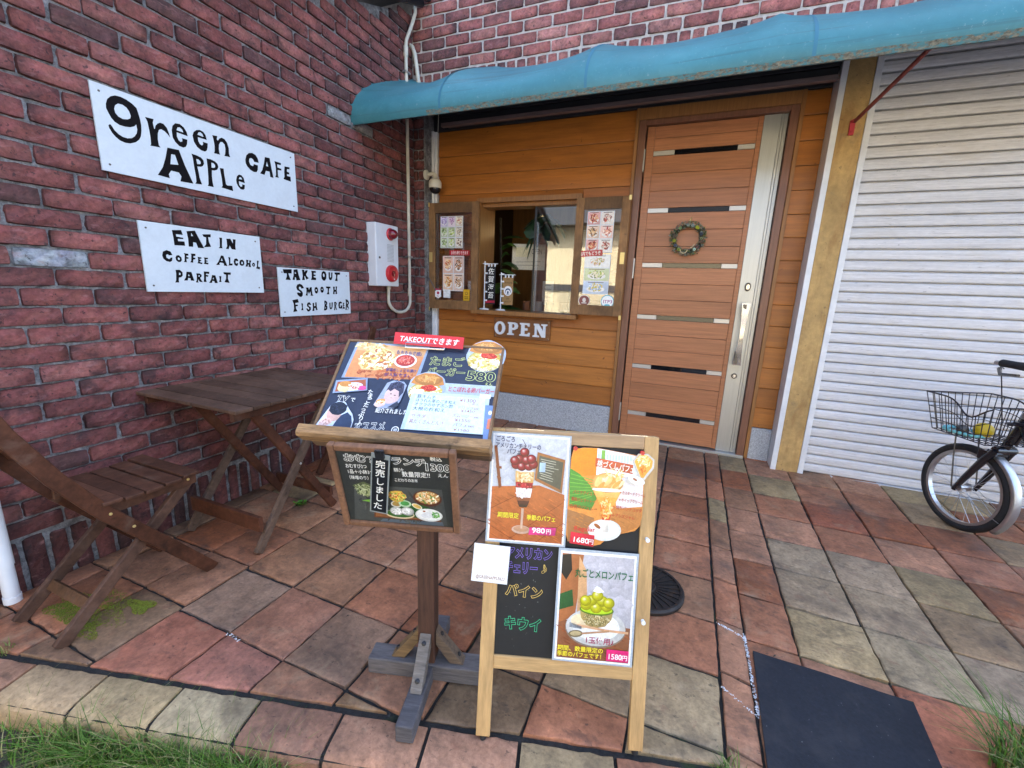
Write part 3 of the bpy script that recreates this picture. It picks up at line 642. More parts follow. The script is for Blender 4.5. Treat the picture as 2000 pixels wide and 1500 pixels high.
# awning: fabric stretched over hoops
HOOPS = [.0, .74, 1.64, 2.60, 3.56, 4.5, 5.4]
PRF = [(-.720, 2.266, 0), (-.731, 2.265, 0), (-.744, 2.290, 0), (-.749, 2.338, .05), (-.738, 2.392, .25), (-.712, 2.446, .5), (-.675, 2.492, .75), (-.62, 2.543, .95), (-.55, 2.590, 1), (-.46, 2.640, 1.05), (-.35, 2.695, 1.05), (-.2, 2.765, 1.1), (-.08, 2.82, 1.1), (.0, 2.855, 1.1)]
def awn(x, k, off=0):
    y, z, w = PRF[k]; i = max(q for q in range(len(HOOPS)-1) if HOOPS[q] <= x+1e-6); t = (x-HOOPS[i])/(HOOPS[i+1]-HOOPS[i])
    s = .052*w*sin(pi*min(max(t, 0), 1))**.6*(1+.12*sin(i*3.1))
    y2, z2, _ = PRF[min(k+1, len(PRF)-1)]; y1, z1, _ = PRF[max(k-1, 0)]; ty, tz = y2-y1, z2-z1; L = math.hypot(ty, tz); ny, nz = -tz/L, ty/L
    ww = .0025*sin(x*11+k*.8)*w
    return (x, y-ny*(s+off)+ny*ww*0, z-nz*(s+off)+ww)
def awsheet(x0, x1, k0, k1, off, st=.045):
    m = MB(); n = max(1, round((x1-x0)/st)); w = k1-k0+1
    for i in range(n+1):
        for k in range(k0, k1+1): m.v.append(awn(x0+(x1-x0)*i/n, k, off))
    for i in range(n):
        for k in range(w-1): m.face((i*w+k, i*w+k+1, (i+1)*w+k+1, (i+1)*w+k))
    return m
aw = awsheet(.0, 5.39, 0, 13, 0).build('awning', MT['awning'], cafe, smooth=True)
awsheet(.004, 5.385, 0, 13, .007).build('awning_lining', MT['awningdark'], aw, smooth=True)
awsheet(.62, 5.385, 0, 2, -.0018).build('awning_hem', MT['awningdirt'], aw, smooth=True)
sm = mat('seam', (.03, .15, .21), rough=.6)
for x in (.72, 1.66, 2.735, 3.72, 4.6): awsheet(x-.008, x+.008, 2, 13, -.0015, .006).build('seam', sm, aw, smooth=True)
ab = MB()
for x in HOOPS[1:]: ab.tube([awn(x, k, .02) for k in range(1, 14)], .010, 8)
ab.tube([(.02, -.722, 2.275), (5.38, -.722, 2.275)], .011, 8); ab.parts('awning_bar', MT['lintel'], aw, smooth=True)
rr = MB(); rr.tube([(3.113, -.022, 2.225), (3.206, -.58, 2.315)], .0105, 8); rr.tube([(3.206, -.58, 2.315), (3.206, -.72, 2.30)], .008, 8); rr.build('awning_stay', MT['redrod'], aw, smooth=True)
rr = MB(); rr.b2((3.094, -.014, 2.155), (3.120, -.0005, 2.235)); rr.tube([(3.107, -.03, 2.228), (3.107, 0, 2.228)], .009, 8); rr.lathe([(.006, 0), (.006, .006), (0, .007)], (3.107, -.014, 2.175), 8, MY); rr.build('stay_bracket', mat('redpaint', (.42, .02, .035), rough=.6, bumps=[(80, I3, .6, .003)]), aw)
cd = MB(); cd.tube([(.27, -.03, 2.56), (.262, -.035, 2.30), (.255, -.02, 2.14)], .0028, 5); cd.build('cable', MT['pvc'], cafe)

# ================================================================ things on the left wall
LET = {}
LET['L1'] = [[[-4384,968,-4310,1172,-4178,1315,-4014,1409,-3818,1431,-3625,1397,-3435,1317,-3286,1197,-3240,993,-3205,784,-3191,566,-3210,336,-3262,95,-3346,-66,-3490,-210,-3711,-327,-3896,-353,-4070,-318,-4213,-221,-4312,-102,-4387,44,-4408,144,-4376,201,-4326,217,-4286,162,-4217,35,-4097,-77,-3948,-139,-3788,-145,-3618,-86,-3502,21,-3411,161,-3368,330,-3385,520,-3470,419,-3624,336,-3810,297,-4008,297,-4172,370,-4271,485,-4343,649,-4398,797],[-4114,878,-4066,1022,-3955,1126,-3797,1141,-3667,1082,-3583,960,-3543,800,-3578,690,-3688,620,-3853,575,-4004,620,-4096,726]],[[-3003,954,-2664,980,-2718,813,-2692,582,-2671,578,-2618,732,-2537,839,-2415,919,-2280,913,-2157,790,-2090,576,-2069,406,-2145,512,-2271,613,-2403,652,-2500,598,-2567,426,-2597,185,-2584,-67,-2526,-144,-2943,-184,-2902,-114,-2888,165,-2902,480,-2928,788]],[[-1962,759,-1901,968,-1764,1113,-1568,1145,-1406,1058,-1301,898,-1268,713,-1750,736,-1764,559,-1705,409,-1626,360,-1546,408,-1537,484,-1554,552,-1305,554,-1342,347,-1408,217,-1541,141,-1710,165,-1865,288,-1952,453],[-1746,828,-1687,962,-1586,995,-1490,935,-1455,820]],[[-1042,819,-969,1003,-825,1130,-662,1183,-506,1150,-412,1041,-369,825,-796,821,-800,669,-736,537,-648,500,-590,543,-572,624,-592,681,-344,679,-371,492,-425,335,-529,254,-715,265,-888,367,-1008,556],[-801,931,-743,1050,-646,1088,-560,1032,-520,918]],[[-72,1141,184,1175,138,1018,189,968,290,1103,412,1172,554,1144,671,1007,733,758,716,511,764,349,450,331,505,426,547,678,526,884,419,972,315,940,227,796,197,577,211,397,238,325,-82,310,-29,408,-7,675,-35,978]],[[-2240,-57,-1748,-21,-1555,-653,-1259,-1387,-1850,-1417,-1775,-1182,-1871,-1036,-2200,-1030,-2319,-1212,-2295,-1385,-2791,-1358,-2543,-971,-2376,-537],[-2110,-301,-1946,-288,-1850,-695,-2198,-752]],[[-1192,-20,-960,-32,-755,-77,-646,-176,-636,-328,-704,-448,-805,-513,-980,-539,-951,-742,-930,-1020,-846,-1333,-1169,-1363,-1105,-1266,-1101,-1009,-1132,-609,-1150,-209],[-994,-205,-888,-202,-803,-269,-792,-355,-846,-403,-967,-427]],[[-487,-43,-287,-28,-69,-75,49,-163,76,-302,4,-440,-147,-522,-275,-536,-307,-820,-301,-1137,-275,-1332,-574,-1336,-522,-1240,-496,-891,-478,-442],[-263,-178,-165,-179,-89,-251,-94,-345,-162,-402,-281,-413]],[[146,-324,343,-301,350,-583,389,-1037,458,-1090,728,-1050,747,-1305,129,-1258,199,-1161,193,-810]],[[971,-712,1040,-501,1161,-388,1302,-396,1417,-510,1463,-755,1125,-733,1122,-902,1193,-985,1274,-967,1298,-891,1287,-843,1452,-857,1409,-1052,1322,-1119,1179,-1116,1049,-1002,986,-862],[1127,-620,1178,-524,1258,-511,1328,-601]],[[1607,452,1687,698,1849,855,2052,918,2247,867,2366,713,2407,508,2125,491,2070,605,1958,637,1853,575,1821,425,1888,272,2017,243,2072,291,2089,367,2338,359,2307,120,2226,-10,2054,-44,1861,9,1694,137,1612,286]],[[2818,922,3121,946,3185,488,3278,-66,3067,-65,3051,216,2818,203,2706,-40,2430,-25,2589,190,2732,578],[2921,716,2986,467,2854,463]],[[3422,872,3851,876,3840,761,3594,743,3598,578,3859,561,3851,467,3604,443,3594,136,3640,24,3396,13,3463,135,3479,502,3462,709]],[[4088,763,4442,791,4432,680,4253,651,4232,506,4395,490,4386,387,4227,365,4218,269,4464,280,4472,5,3945,34,4035,179,4041,459]]]
LET['L2'] = [[[-1595,1314,-1181,1370,-1133,1149,-1436,1148,-1432,1042,-1134,1017,-1126,956,-1380,941,-1378,835,-1094,851,-1081,653,-1564,628,-1568,950]],[[-944,1349,-549,1433,-413,1119,-187,623,-487,616,-555,848,-688,865,-714,641,-922,632,-910,997],[-736,1299,-654,1153,-754,1147]],[[-206,1297,216,1351,199,1199,66,1192,88,951,170,731,-200,674,-74,836,-36,1164,-164,1187]],[[622,1243,786,1246,736,788,763,717,541,702,619,776,653,1147]],[[1007,1228,1233,1255,1354,1023,1360,1246,1526,1248,1474,932,1476,708,1248,720,1158,899,1083,704,929,713,1016,851,1020,1122]],[[-2152,106,-2102,290,-1938,372,-1774,321,-1708,159,-1868,136,-1904,188,-1979,151,-1980,30,-1875,-38,-1785,45,-1721,50,-1755,-106,-1848,-168,-2001,-139,-2115,-42]],[[-1589,61,-1533,164,-1428,183,-1321,83,-1315,-42,-1392,-135,-1495,-133,-1575,-62],[-1493,53,-1440,79,-1398,14,-1426,-50,-1483,-30]],[[-1195,305,-979,284,-991,188,-1076,190,-1083,133,-994,109,-1014,44,-1099,44,-1105,-58,-1089,-126,-1247,-125,-1197,-65,-1163,221]],[[-884,308,-649,313,-662,206,-757,198,-765,127,-672,119,-690,43,-777,30,-804,-68,-795,-125,-950,-116,-888,-42,-854,247]],[[-570,175,-379,165,-388,93,-475,92,-480,47,-395,27,-411,-23,-482,-28,-481,-70,-355,-101,-385,-168,-616,-135,-569,-83,-548,96]],[[-271,173,-51,168,-77,90,-170,83,-175,43,-84,24,-96,-23,-173,-29,-177,-62,-57,-86,-79,-164,-308,-146,-263,-94,-240,104]],[[634,348,756,334,836,85,925,-184,719,-162,745,-92,698,-34,541,-21,498,-92,527,-148,317,-161,466,24],[654,207,692,74,597,74]],[[1013,297,1128,286,1094,-34,1223,-26,1201,-131,965,-147,1017,-74,1032,134]],[[1290,84,1343,227,1459,264,1547,208,1549,120,1460,103,1428,146,1392,56,1429,-19,1509,29,1543,-4,1493,-120,1396,-147,1311,-72]],[[1604,36,1658,181,1797,227,1885,144,1897,3,1820,-99,1703,-117,1621,-62],[1708,43,1766,118,1811,68,1802,-14,1732,-19]],[[2011,236,2155,225,2112,71,2191,69,2194,221,2325,213,2256,45,2275,-164,2118,-138,2160,-34,2089,-31,2091,-128,1944,-148,2017,29]],[[2345,15,2414,99,2495,98,2535,9,2495,-103,2412,-119,2357,-65],[2412,1,2447,22,2470,-32,2431,-52]],[[2673,239,2787,229,2723,3,2714,-90,2836,-119,2798,-251,2567,-198,2639,-94]],[[-1660,-517,-1466,-506,-1359,-611,-1363,-769,-1450,-862,-1546,-872,-1571,-999,-1563,-1109,-1747,-1115,-1689,-1003,-1651,-688],[-1518,-635,-1456,-663,-1465,-742,-1532,-752]],[[-1173,-576,-943,-583,-894,-830,-851,-1007,-1023,-996,-1026,-890,-1132,-871,-1163,-1001,-1341,-1007,-1238,-860],[-1088,-687,-1045,-787,-1121,-784]],[[-729,-637,-568,-630,-463,-697,-490,-797,-561,-849,-510,-962,-446,-1060,-600,-1048,-666,-919,-679,-1034,-654,-1092,-796,-1077,-736,-970,-709,-741],[-619,-711,-558,-741,-587,-794,-634,-786]],[[-344,-520,-64,-529,-93,-640,-241,-627,-248,-687,-134,-709,-160,-783,-258,-771,-275,-921,-256,-1047,-411,-1042,-371,-891]],[[54,-680,223,-693,269,-902,307,-1088,145,-1083,132,-991,38,-977,9,-1080,-144,-1091,-23,-912],[92,-800,133,-890,64,-892]],[[418,-718,534,-720,493,-928,518,-1024,371,-1018,425,-913]],[[664,-508,1072,-505,1048,-629,902,-628,878,-845,946,-1060,660,-1026,769,-849,792,-640,671,-604]]]
LET['L3'] = [[[-2598,1373,-1950,1410,-1973,1149,-2211,1150,-2179,1016,-2069,748,-2452,759,-2346,960,-2330,1132,-2547,1141]],[[-1817,1392,-1523,1434,-1459,1098,-1346,768,-1659,742,-1675,913,-1750,935,-1781,758,-1946,772,-1848,1030],[-1721,1273,-1638,1165,-1747,1147]],[[-1189,1435,-990,1426,-1003,1272,-896,1405,-712,1403,-795,1257,-885,1150,-814,1024,-676,913,-880,815,-990,1042,-1024,1015,-995,785,-1219,778,-1150,1035,-1163,1264]],[[-456,1404,-71,1398,-80,1279,-249,1279,-257,1174,-106,1159,-120,1067,-265,1073,-271,994,-81,962,-93,811,-509,815,-441,961,-418,1249]],[[367,1127,425,1344,573,1437,747,1387,823,1202,794,956,668,802,525,797,393,914],[514,1214,579,1285,645,1221,653,1086,579,1042,519,1094]],[[1016,1374,1152,1381,1123,1078,1173,1012,1234,1083,1247,1372,1384,1379,1341,1032,1256,877,1143,845,1030,910,1005,1073]],[[1546,1387,2089,1414,2059,1252,1847,1248,1795,1050,1816,798,1552,831,1679,1017,1686,1241,1582,1258]],[[-1710,332,-1620,486,-1428,547,-1244,482,-1102,267,-1328,242,-1351,339,-1459,362,-1513,285,-1473,196,-1307,109,-1223,-32,-1254,-201,-1373,-292,-1527,-253,-1643,-151,-1693,-11,-1505,4,-1439,-34,-1411,5,-1500,68,-1648,155]],[[-976,321,-757,325,-720,168,-640,340,-480,351,-490,145,-459,-106,-384,-212,-634,-200,-592,-94,-629,64,-742,-94,-827,62,-857,-95,-848,-195,-1027,-187,-950,-43,-931,191]],[[-285,175,-240,322,-99,378,14,286,24,98,-46,-37,-151,-70,-248,2],[-182,189,-111,225,-82,164,-113,110,-170,128]],[[218,236,263,358,372,406,491,349,522,186,468,35,340,-20,240,60],[324,238,386,271,417,212,389,171,330,178]],[[719,422,1130,417,1110,292,993,298,957,54,1000,-118,745,-100,847,53,864,287,721,312]],[[1354,422,1523,419,1490,214,1585,215,1593,441,1734,444,1689,175,1710,-75,1545,-87,1575,74,1480,73,1468,-96,1318,-88,1374,170]],[[-2071,-481,-1650,-407,-1590,-626,-1858,-661,-1851,-764,-1696,-761,-1665,-844,-1829,-867,-1840,-995,-1731,-1179,-2060,-1220,-1979,-992,-1985,-711]],[[-1405,-680,-1279,-695,-1307,-956,-1267,-1127,-1450,-1130,-1381,-954]],[[-978,-778,-902,-647,-735,-623,-614,-784,-750,-809,-795,-755,-849,-807,-805,-874,-661,-944,-675,-1117,-834,-1233,-964,-1202,-1063,-1014,-932,-1017,-873,-1099,-803,-1060,-845,-966,-955,-898]],[[-505,-679,-369,-667,-386,-882,-282,-871,-282,-642,-171,-629,-164,-900,-114,-1146,-246,-1156,-276,-1006,-386,-1017,-393,-1193,-564,-1201,-497,-1001]],[[497,-527,641,-528,760,-640,750,-779,673,-833,756,-947,725,-1114,592,-1194,412,-1189,467,-1024,505,-803],[596,-652,657,-708,587,-776],[566,-956,624,-1013,564,-1082]],[[941,-670,1052,-671,1030,-980,1083,-1024,1125,-954,1139,-658,1267,-646,1217,-985,1113,-1124,1001,-1135,936,-1007]],[[1374,-633,1527,-620,1628,-707,1597,-835,1526,-905,1622,-1195,1509,-1163,1457,-975,1441,-1204,1334,-1201,1391,-931],[1463,-719,1517,-763,1466,-833]],[[1762,-852,1814,-652,1954,-596,2128,-656,2101,-757,1985,-726,1922,-783,1900,-942,1959,-1001,2016,-973,1972,-914,1955,-885,2153,-874,2112,-1194,2041,-1075,1920,-1116,1798,-1055]],[[2205,-685,2352,-702,2348,-769,2292,-768,2288,-832,2355,-848,2338,-921,2282,-920,2277,-993,2384,-1025,2365,-1127,2165,-1116,2214,-977]],[[2482,-440,2682,-485,2817,-634,2794,-796,2699,-869,2813,-1153,2664,-1090,2579,-955,2554,-1220,2424,-1217,2493,-895,2510,-631],[2612,-632,2690,-691,2672,-780,2603,-764]]]
def wallboard(name, label, ya, za, w, h, glyphs, skew=()):
    c = (.0245, ya, za); mw = plane_mw(c, (0, 1, 0), (0, 0, 1)); A = Art()
    blk = hx('#0d0b0e')
    for g in glyphs:
        P = [[(q[i]*1e-4, q[i+1]*1e-4) for i in range(0, len(q), 2)] for q in g]; A.poly(P[0], blk, P[1:])
    d = [(-w/2, -h/2), (w/2, -h/2), (w/2, h/2), (-w/2, h/2)]
    if skew: d = [(a+s[0], b+s[1]) for (a, b), s in zip(d, skew)]
    o = A.build(name, MT['paintedboard'], None, mw, slab=(d, (.58, .64, .68)), slab_t=.0075)
    tag(o, label, 'sign')
    for sx in (-1, 1):
        for sy in (-1, 1):
            s = MB(); s.lathe([(.0045, 0), (.004, .0015), (0, .002)], (sx*(w/2-.028), sy*(h/2-.028), .0003), 8); s.build('screw', MT['gunmetal'], o, smooth=True)
    return o
wallboard('wall_sign', 'largest white board reading green APPLE CAFE on the brick wall', -1.7475, 1.766, .968, .331, LET['L1'])
wallboard('wall_sign', 'white board reading EAT IN COFFEE ALCOHOL PARFAIT on the brick wall', -1.838, 1.264, .590, .311, LET['L2'])
wallboard('wall_sign', 'white board reading TAKE OUT SMOOTH FISH BURGER, nearest the alarm box', -1.145, 1.112, .590, .296, LET['L3'])
# fire alarm box
fa = empty('fire_alarm_box', 'white fire alarm box with red lamp and red button on the brick wall', 'alarm box', (0.0, -.49, 1.405))
b_ = MB(); b_.b2((0, -.135, -.235), (.088, .135, .235)); b_.build('case', MT['boxwhite'], fa, bevel=.006)
b_ = MB(); b_.b2((.0884, -.132, -.232), (.0915, .132, .232)); b_.build('front_plate', MT['boxwhite'], fa, bevel=.002)
MX = Matrix.Rotation(pi/2, 3, 'Y')
b_ = MB(); b_.lathe([(.046, .092), (.047, .10), (.043, .104), (.041, .106)], (0, .033, .165), 28, MX); l_ = b_.build('lamp_ring', MT['red'], fa, smooth=True)
b_ = MB(); b_.lathe([(.040, .105), (.038, .125), (.030, .142), (.018, .153), (0, .157)], (0, .033, .165), 28, MX); b_.build('lamp_dome', MT['lampred'], fa, smooth=True)
b_ = MB(); b_.lathe([(.066, .092), (.066, .108), (.062, .118), (.052, .122), (.024, .120), (.023, .112), (0, .112)], (0, .033, -.135), 32, MX); bu = b_.build('button_housing', MT['red'], fa, smooth=True)
b_ = MB(); b_.lathe([(.021, .113), (.020, .121), (0, .1215)], (0, .033, -.135), 24, MX); b_.build('button', MT['lampred'], bu, smooth=True)
b_ = MB(); b_.lathe([(.006, .122), (0, .126)], (0, .038, -.178), 10, MX); b_.build('pilot_light', MT['boxwhite'], bu)
b_ = MB()
for k in range(13):
    for q in range(6): b_.b2((.0916, -.005+q*.0135, -.045+k*.0105), (.0921, .0045+q*.0135, -.039+k*.0105))
b_.build('speaker_grille', mat('grille', (.35, .37, .38), rough=.5), fa)
b_ = MB(); b_.lathe([(.009, .0915), (.008, .096), (0, .0965)], (0, -.100, -.02), 12, MX); b_.build('keyhole', MT['gunmetal'], fa)
# conduits
cp = MB(); cp.tube([(.027, -.118, 1.10), (.027, -.118, 2.0), (.027, -.124, 2.99)], .0135, 12)
N_ = 14; pts = [(.03, -.118, 1.105)]+[(.03+.010*sin(pi*k/N_), -.268+.150*cos(pi*k/N_), 1.06-.105*sin(pi*k/N_)) for k in range(N_+1)]+[(.035, -.418, 1.175)]
cp.tube(pts, .0125, 12)
cp.tube([(.027, -.125, 3.0), (.03, -.12, 3.07), (.06, -.09, 3.18), (.075, -.058, 3.28), (.068, -.062, 3.40), (.06, -.07, 3.7)], .0135, 12)
o = cp.build('conduit_pipe', MT['pvc'], smooth=True); tag(o, 'cream conduit pipe running up the wall corner from the alarm box', 'pipe')
cc = MB()
for z0, z1, y in ((1.09, 1.16, -.118), (2.955, 3.03, -.124)): cc.lathe([(.0165, 0), (.018, .006), (.018, z1-z0-.006), (.0165, z1-z0)], (.027, y, z0), 14)
cc.lathe([(.0165, 0), (.0165, .035)], (.035, -.418, 1.145), 12); cc.parts('coupling', MT['pvc'], o, smooth=True)
cc = MB()
for z in (1.42, 2.84): cc.b2((.0, -.150, z), (.044, -.088, z+.012)); 
cc.parts('pipe_clip', MT['steel'], o)
cp = MB(); pts = [(.0, -.03, 3.08), (.03, -.04, 3.06), (.058, -.045, 3.0), (.075, -.045, 2.90), (.085, -.03, 2.78)]
cp.tube(pts, .0155, 12); o = cp.build('conduit_pipe', MT['pvc'], smooth=True); tag(o, 'short ribbed flexible conduit curving down behind the awning end', 'pipe')
cr = MB()
for k in range(16):
    t = k/15*3.999; i = int(t); a, b = Vector(pts[i]), Vector(pts[i+1]); p = a+(b-a)*(t-i); d = (b-a).normalized(); cr.tube([p-d*.004, p+d*.004], .0172, 10)
cr.build('rib', MT['pvc'], o, smooth=True)
dpp = MB(); dpp.tube([(.045, -2.745, -.07), (.045, -2.745, 2.2)], .0235, 18); o = dpp.build('downpipe', MT['pvcwhite'], smooth=True); tag(o, 'white plastic downpipe standing at the foot of the brick wall', 'pipe')
dpp = MB(); dpp.tube([(.045, -2.745, .085), (.045, -2.745, .40)], .0265, 18); dpp.tube([(.045, -2.745, -.072), (.045, -2.745, -.045)], .026, 18); dpp.parts('sleeve', MT['pvcwhite'], o, smooth=True)
# dome camera
sc_ = empty('security_camera', 'white dome security camera on a wall bracket above the left window sash', 'camera', (.205, .02, 2.04))
q = MB(); q.lathe([(.040, 0), (.040, .012), (.030, .02), (0, .021)], (-.094, -.0, .075), 24, Matrix.Rotation(pi/2, 3, 'Y')); q.tube([(-.08, 0, .075), (-.02, 0, .082), (.0, 0, .07), (.0, 0, .04)], [.016, .016, .018, .019], 12); q.build('bracket', MT['camwhite'], sc_, smooth=True)
q = MB(); q.lathe([(.020, .045), (.038, .036), (.052, .018), (.055, -.004), (.054, -.028), (.050, -.036), (0, -.036)], (0, 0, 0), 28); q.build('housing', MT['camwhite'], sc_, smooth=True)
q = MB(); q.lathe([(.0495, -.0365)]+[(.048*cos(a), -.0365-.045*sin(a)) for a in [k*pi/2/8 for k in range(9)]], (0, 0, 0), 28); q.build('dome', dgl, sc_, smooth=True)

# OPEN board under the window
ob = empty('open_sign', 'brown wooden board with white letters reading OPEN below the window', 'sign', mw=plane_mw((1.010, .1365, .850), (1, 0, 0), (0, 0, 1)))
q = MB(); q.b2((-.262, -.088, .0), (.262, .088, .014)); q.build('board', mat('boardwood', (.20, .075, .020), rough=.5, noises=[(6, (1.2, 14, 14), .65, 1.3)]), ob, bevel=.004)
def P2(pts): return pts
OPEN = [([(-.195+.067*cos(a), .002+.083*sin(a)) for a in [k*2*pi/24 for k in range(24)]], [[(-.195+.030*cos(a), .002+.056*sin(a)) for a in [k*2*pi/20 for k in range(20)]]]),
 ([(-.108, .082), (-.03, .082), (.0, .070), (.012, .042), (.004, .008), (-.03, -.012), (-.058, -.012), (-.058, -.052), (-.036, -.060), (-.036, -.076), (-.112, -.076), (-.112, -.060), (-.094, -.052), (-.094, .058), (-.108, .066)], [[(-.058, .060), (-.036, .060), (-.026, .040), (-.034, .016), (-.058, .014)]]),
 ([(.028, .082), (.138, .082), (.138, .042), (.120, .042), (.112, .060), (.082, .060), (.082, .020), (.112, .020), (.118, .0), (.112, -.008), (.082, -.008), (.082, -.052), (.114, -.052), (.128, -.032), (.144, -.034), (.140, -.078), (.026, -.076), (.026, -.060), (.044, -.052), (.044, .058), (.028, .066)], []),
 ([(.156, .084), (.192, .084), (.226, .0), (.226, .060), (.212, .068), (.212, .084), (.256, .084), (.256, .068), (.244, .060), (.244, -.078), (.218, -.078), (.180, .030), (.180, -.052), (.198, -.062), (.198, -.078), (.150, -.078), (.150, -.062), (.164, -.052), (.164, .058), (.156, .066)], [])]
for k, (o_, h_) in enumerate(OPEN):
    x0_, x1_ = min(p[0] for p in o_), max(p[0] for p in o_); X0, X1 = ((-.250, -.148), (-.127, -.027), (-.012, .084), (.110, .238))[k]; fx = lambda p: (X0+(p[0]-x0_)/(x1_-x0_)*(X1-X0), p[1]*.70-.004)
    o_ = [fx(p) for p in o_]; h_ = [[fx(p) for p in L] for L in h_]
    q = MB(); loops = [[Vector((p[0], p[1], 0)) for p in L] for L in [o_, *h_]]; flat = [p for L in loops for p in L]; T = tessellate_polygon(loops)
    n = len(flat); q.v = [(p.x, p.y, .016) for p in flat]+[(p.x, p.y, .028) for p in flat]
    for t in T: q.face(tuple(t)[::-1]); q.face(tuple(n+i for i in t))
    s = 0
    for L in loops:
        for i in range(len(L)): a, b = s+i, s+(i+1) % len(L); q.face((a, b, n+b, n+a))
        s += len(L)
    q.build('letter', MT['pvcwhite'], ob)
q = MB()
for sx in (-1, 1):
    for sy in (-1, 1): q.lathe([(.005, .014), (.004, .017), (0, .0175)], (sx*.245, sy*.072, 0), 8)
q.parts('screw', MT['steel_bright'], ob)

# wreath on the door
wr = empty('wreath', 'small round wreath of grey green leaves hanging on the wooden door', 'wreath', (2.270, .155, 1.590))
q = MB(); f_ = MB(); dec = MB(); LC = [(.10, .14, .06), (.16, .20, .13), (.24, .27, .22), (.07, .10, .05), (.13, .17, .03), (.09, .12, .11), (.3, .33, .28)]
for _ in range(1150):
    a = U(0, 2*pi); rad = .092+U(-.022, .026); b = U(0, 2*pi); y = -.006-.026*R(); p = Vector((rad*cos(a), y, rad*sin(a))); d = Vector((cos(a+U(-1.2, 1.2))*U(.4, 1), -U(.1, .9), sin(a+U(-1.2, 1.2))*U(.4, 1))).normalized()
    L = U(.010, .024); s = d.cross(Vector((U(-1, 1), U(-1, 1), U(-1, 1)))).normalized()*L*.2
    f_.add([p, p+d*L*.5+s, p+d*L, p+d*L*.5-s], [(0, 1, 2, 3)], jit(random.choice(LC), .3))
q.tube([(.092*cos(a), -.010, .092*sin(a)) for a in [k*2*pi/28 for k in range(28)]], .010, 8, closed=True); q.build('ring', MT['soil'], wr, smooth=True)
f_.build('foliage', MT['leaf'], wr, fix=False)
for a, c in ((130, (.20, .30, .12)), (55, (.35, .38, .03)), (50, (.36, .36, .02)), (190, (.30, .32, .03)), (235, (.28, .32, .05)), (305, (.38, .55, .45)), (345, (.13, .08, .05)), (170, (.12, .09, .06)), (20, (.06, .07, .10)), (212, (.08, .09, .14)), (95, (.28, .33, .28)), (320, (.14, .06, .05)), (75, (.26, .3, .28)), (0, (.2, .22, .1))):
    a = radians(a); dec.tube([(.092*cos(a)+.007*cos(t), -.042, .092*sin(a)+.007*sin(t)) for t in [k*2*pi/12 for k in range(12)]], .0045, 7, closed=True, col=c)
dec.parts('seed_head', MT['cloth'], wr, smooth=True)
q = MB(); q.tube([(-.018+.024*cos(t), -.042, -.078+.024*sin(t)) for t in [pi+k*pi/10 for k in range(11)]], .004, 6, col=(.6, .5, .3)); q.tube([(.025, -.042, -.068), (.042, -.044, -.052), (.05, -.042, -.04)], .003, 6, col=(.6, .5, .3)); q.parts('twig', MT['cloth'], wr, smooth=True)
q = MB(); q.tube([(.0, -.01, .10), (.004, -.012, .135), (.01, -.003, .150)], .004, 6); q.build('hanger', MT['brass'], wr)

# ================================================================ garden furniture
DK = (.072, .027, .014)
tb = empty('garden_table', 'dark brown slatted folding garden table beside the brick wall', 'table', (.345, -1.86, -.0735))
q = MB(); TZ = .728; y0, y1, n = -.375, .375, 9; sw = (y1-y0)/n
for k in range(n):
    q.b2((-.335+U(-.003, .003), y0+k*sw+.002, TZ-.016), (.335+U(-.003, .003), y0+(k+1)*sw-.002, TZ+U(-.0008, .0008)), jit((.092, .052, .034), .25))
q.build('tabletop', MT['darkwood'], tb, bevel=.003)
for x in (-.28, .30):
    q = MB(); q.b2((x-.011, -.365, TZ-.052), (x+.011, .365, TZ-.0165), jit(DK, .2)); q.build('rail', MT['darkwood'], tb, bevel=.002)
def tleg(x, ya, yb, w, c, top=TZ-.03):
    q = MB(); q.beam((x, ya, .006), (x, yb, top), w, .021, (0, 1, 0), c); q.build('leg', MT['darkwood'], tb, bevel=.003)
cl = (.105, .068, .048); cd_ = (.085, .032, .018)
tleg(.262, -.285, .20, .040, cl); tleg(-.205, -.30, .20, .040, cl)
tleg(.228, .215, -.24, .044, cd_); tleg(-.175, .215, -.24, .044, cd_)
q = MB(); q.b2((-.215, -.273, .108), (.272, -.252, .180), cd_); q.build('crossbar', MT['darkwood'], tb, bevel=.002)
q = MB(); q.b2((-.185, .185, .075), (.238, .205, .130), cd_); q.build('crossbar', MT['darkwood'], tb, bevel=.002)
q = MB()
for x in (-.222, .284): q.lathe([(.006, 0), (.005, .003), (0, .004)], (x, -.035, .365), 10, Matrix.Rotation(pi/2, 3, 'Y'))
q.parts('bolt', MT['steel'], tb)
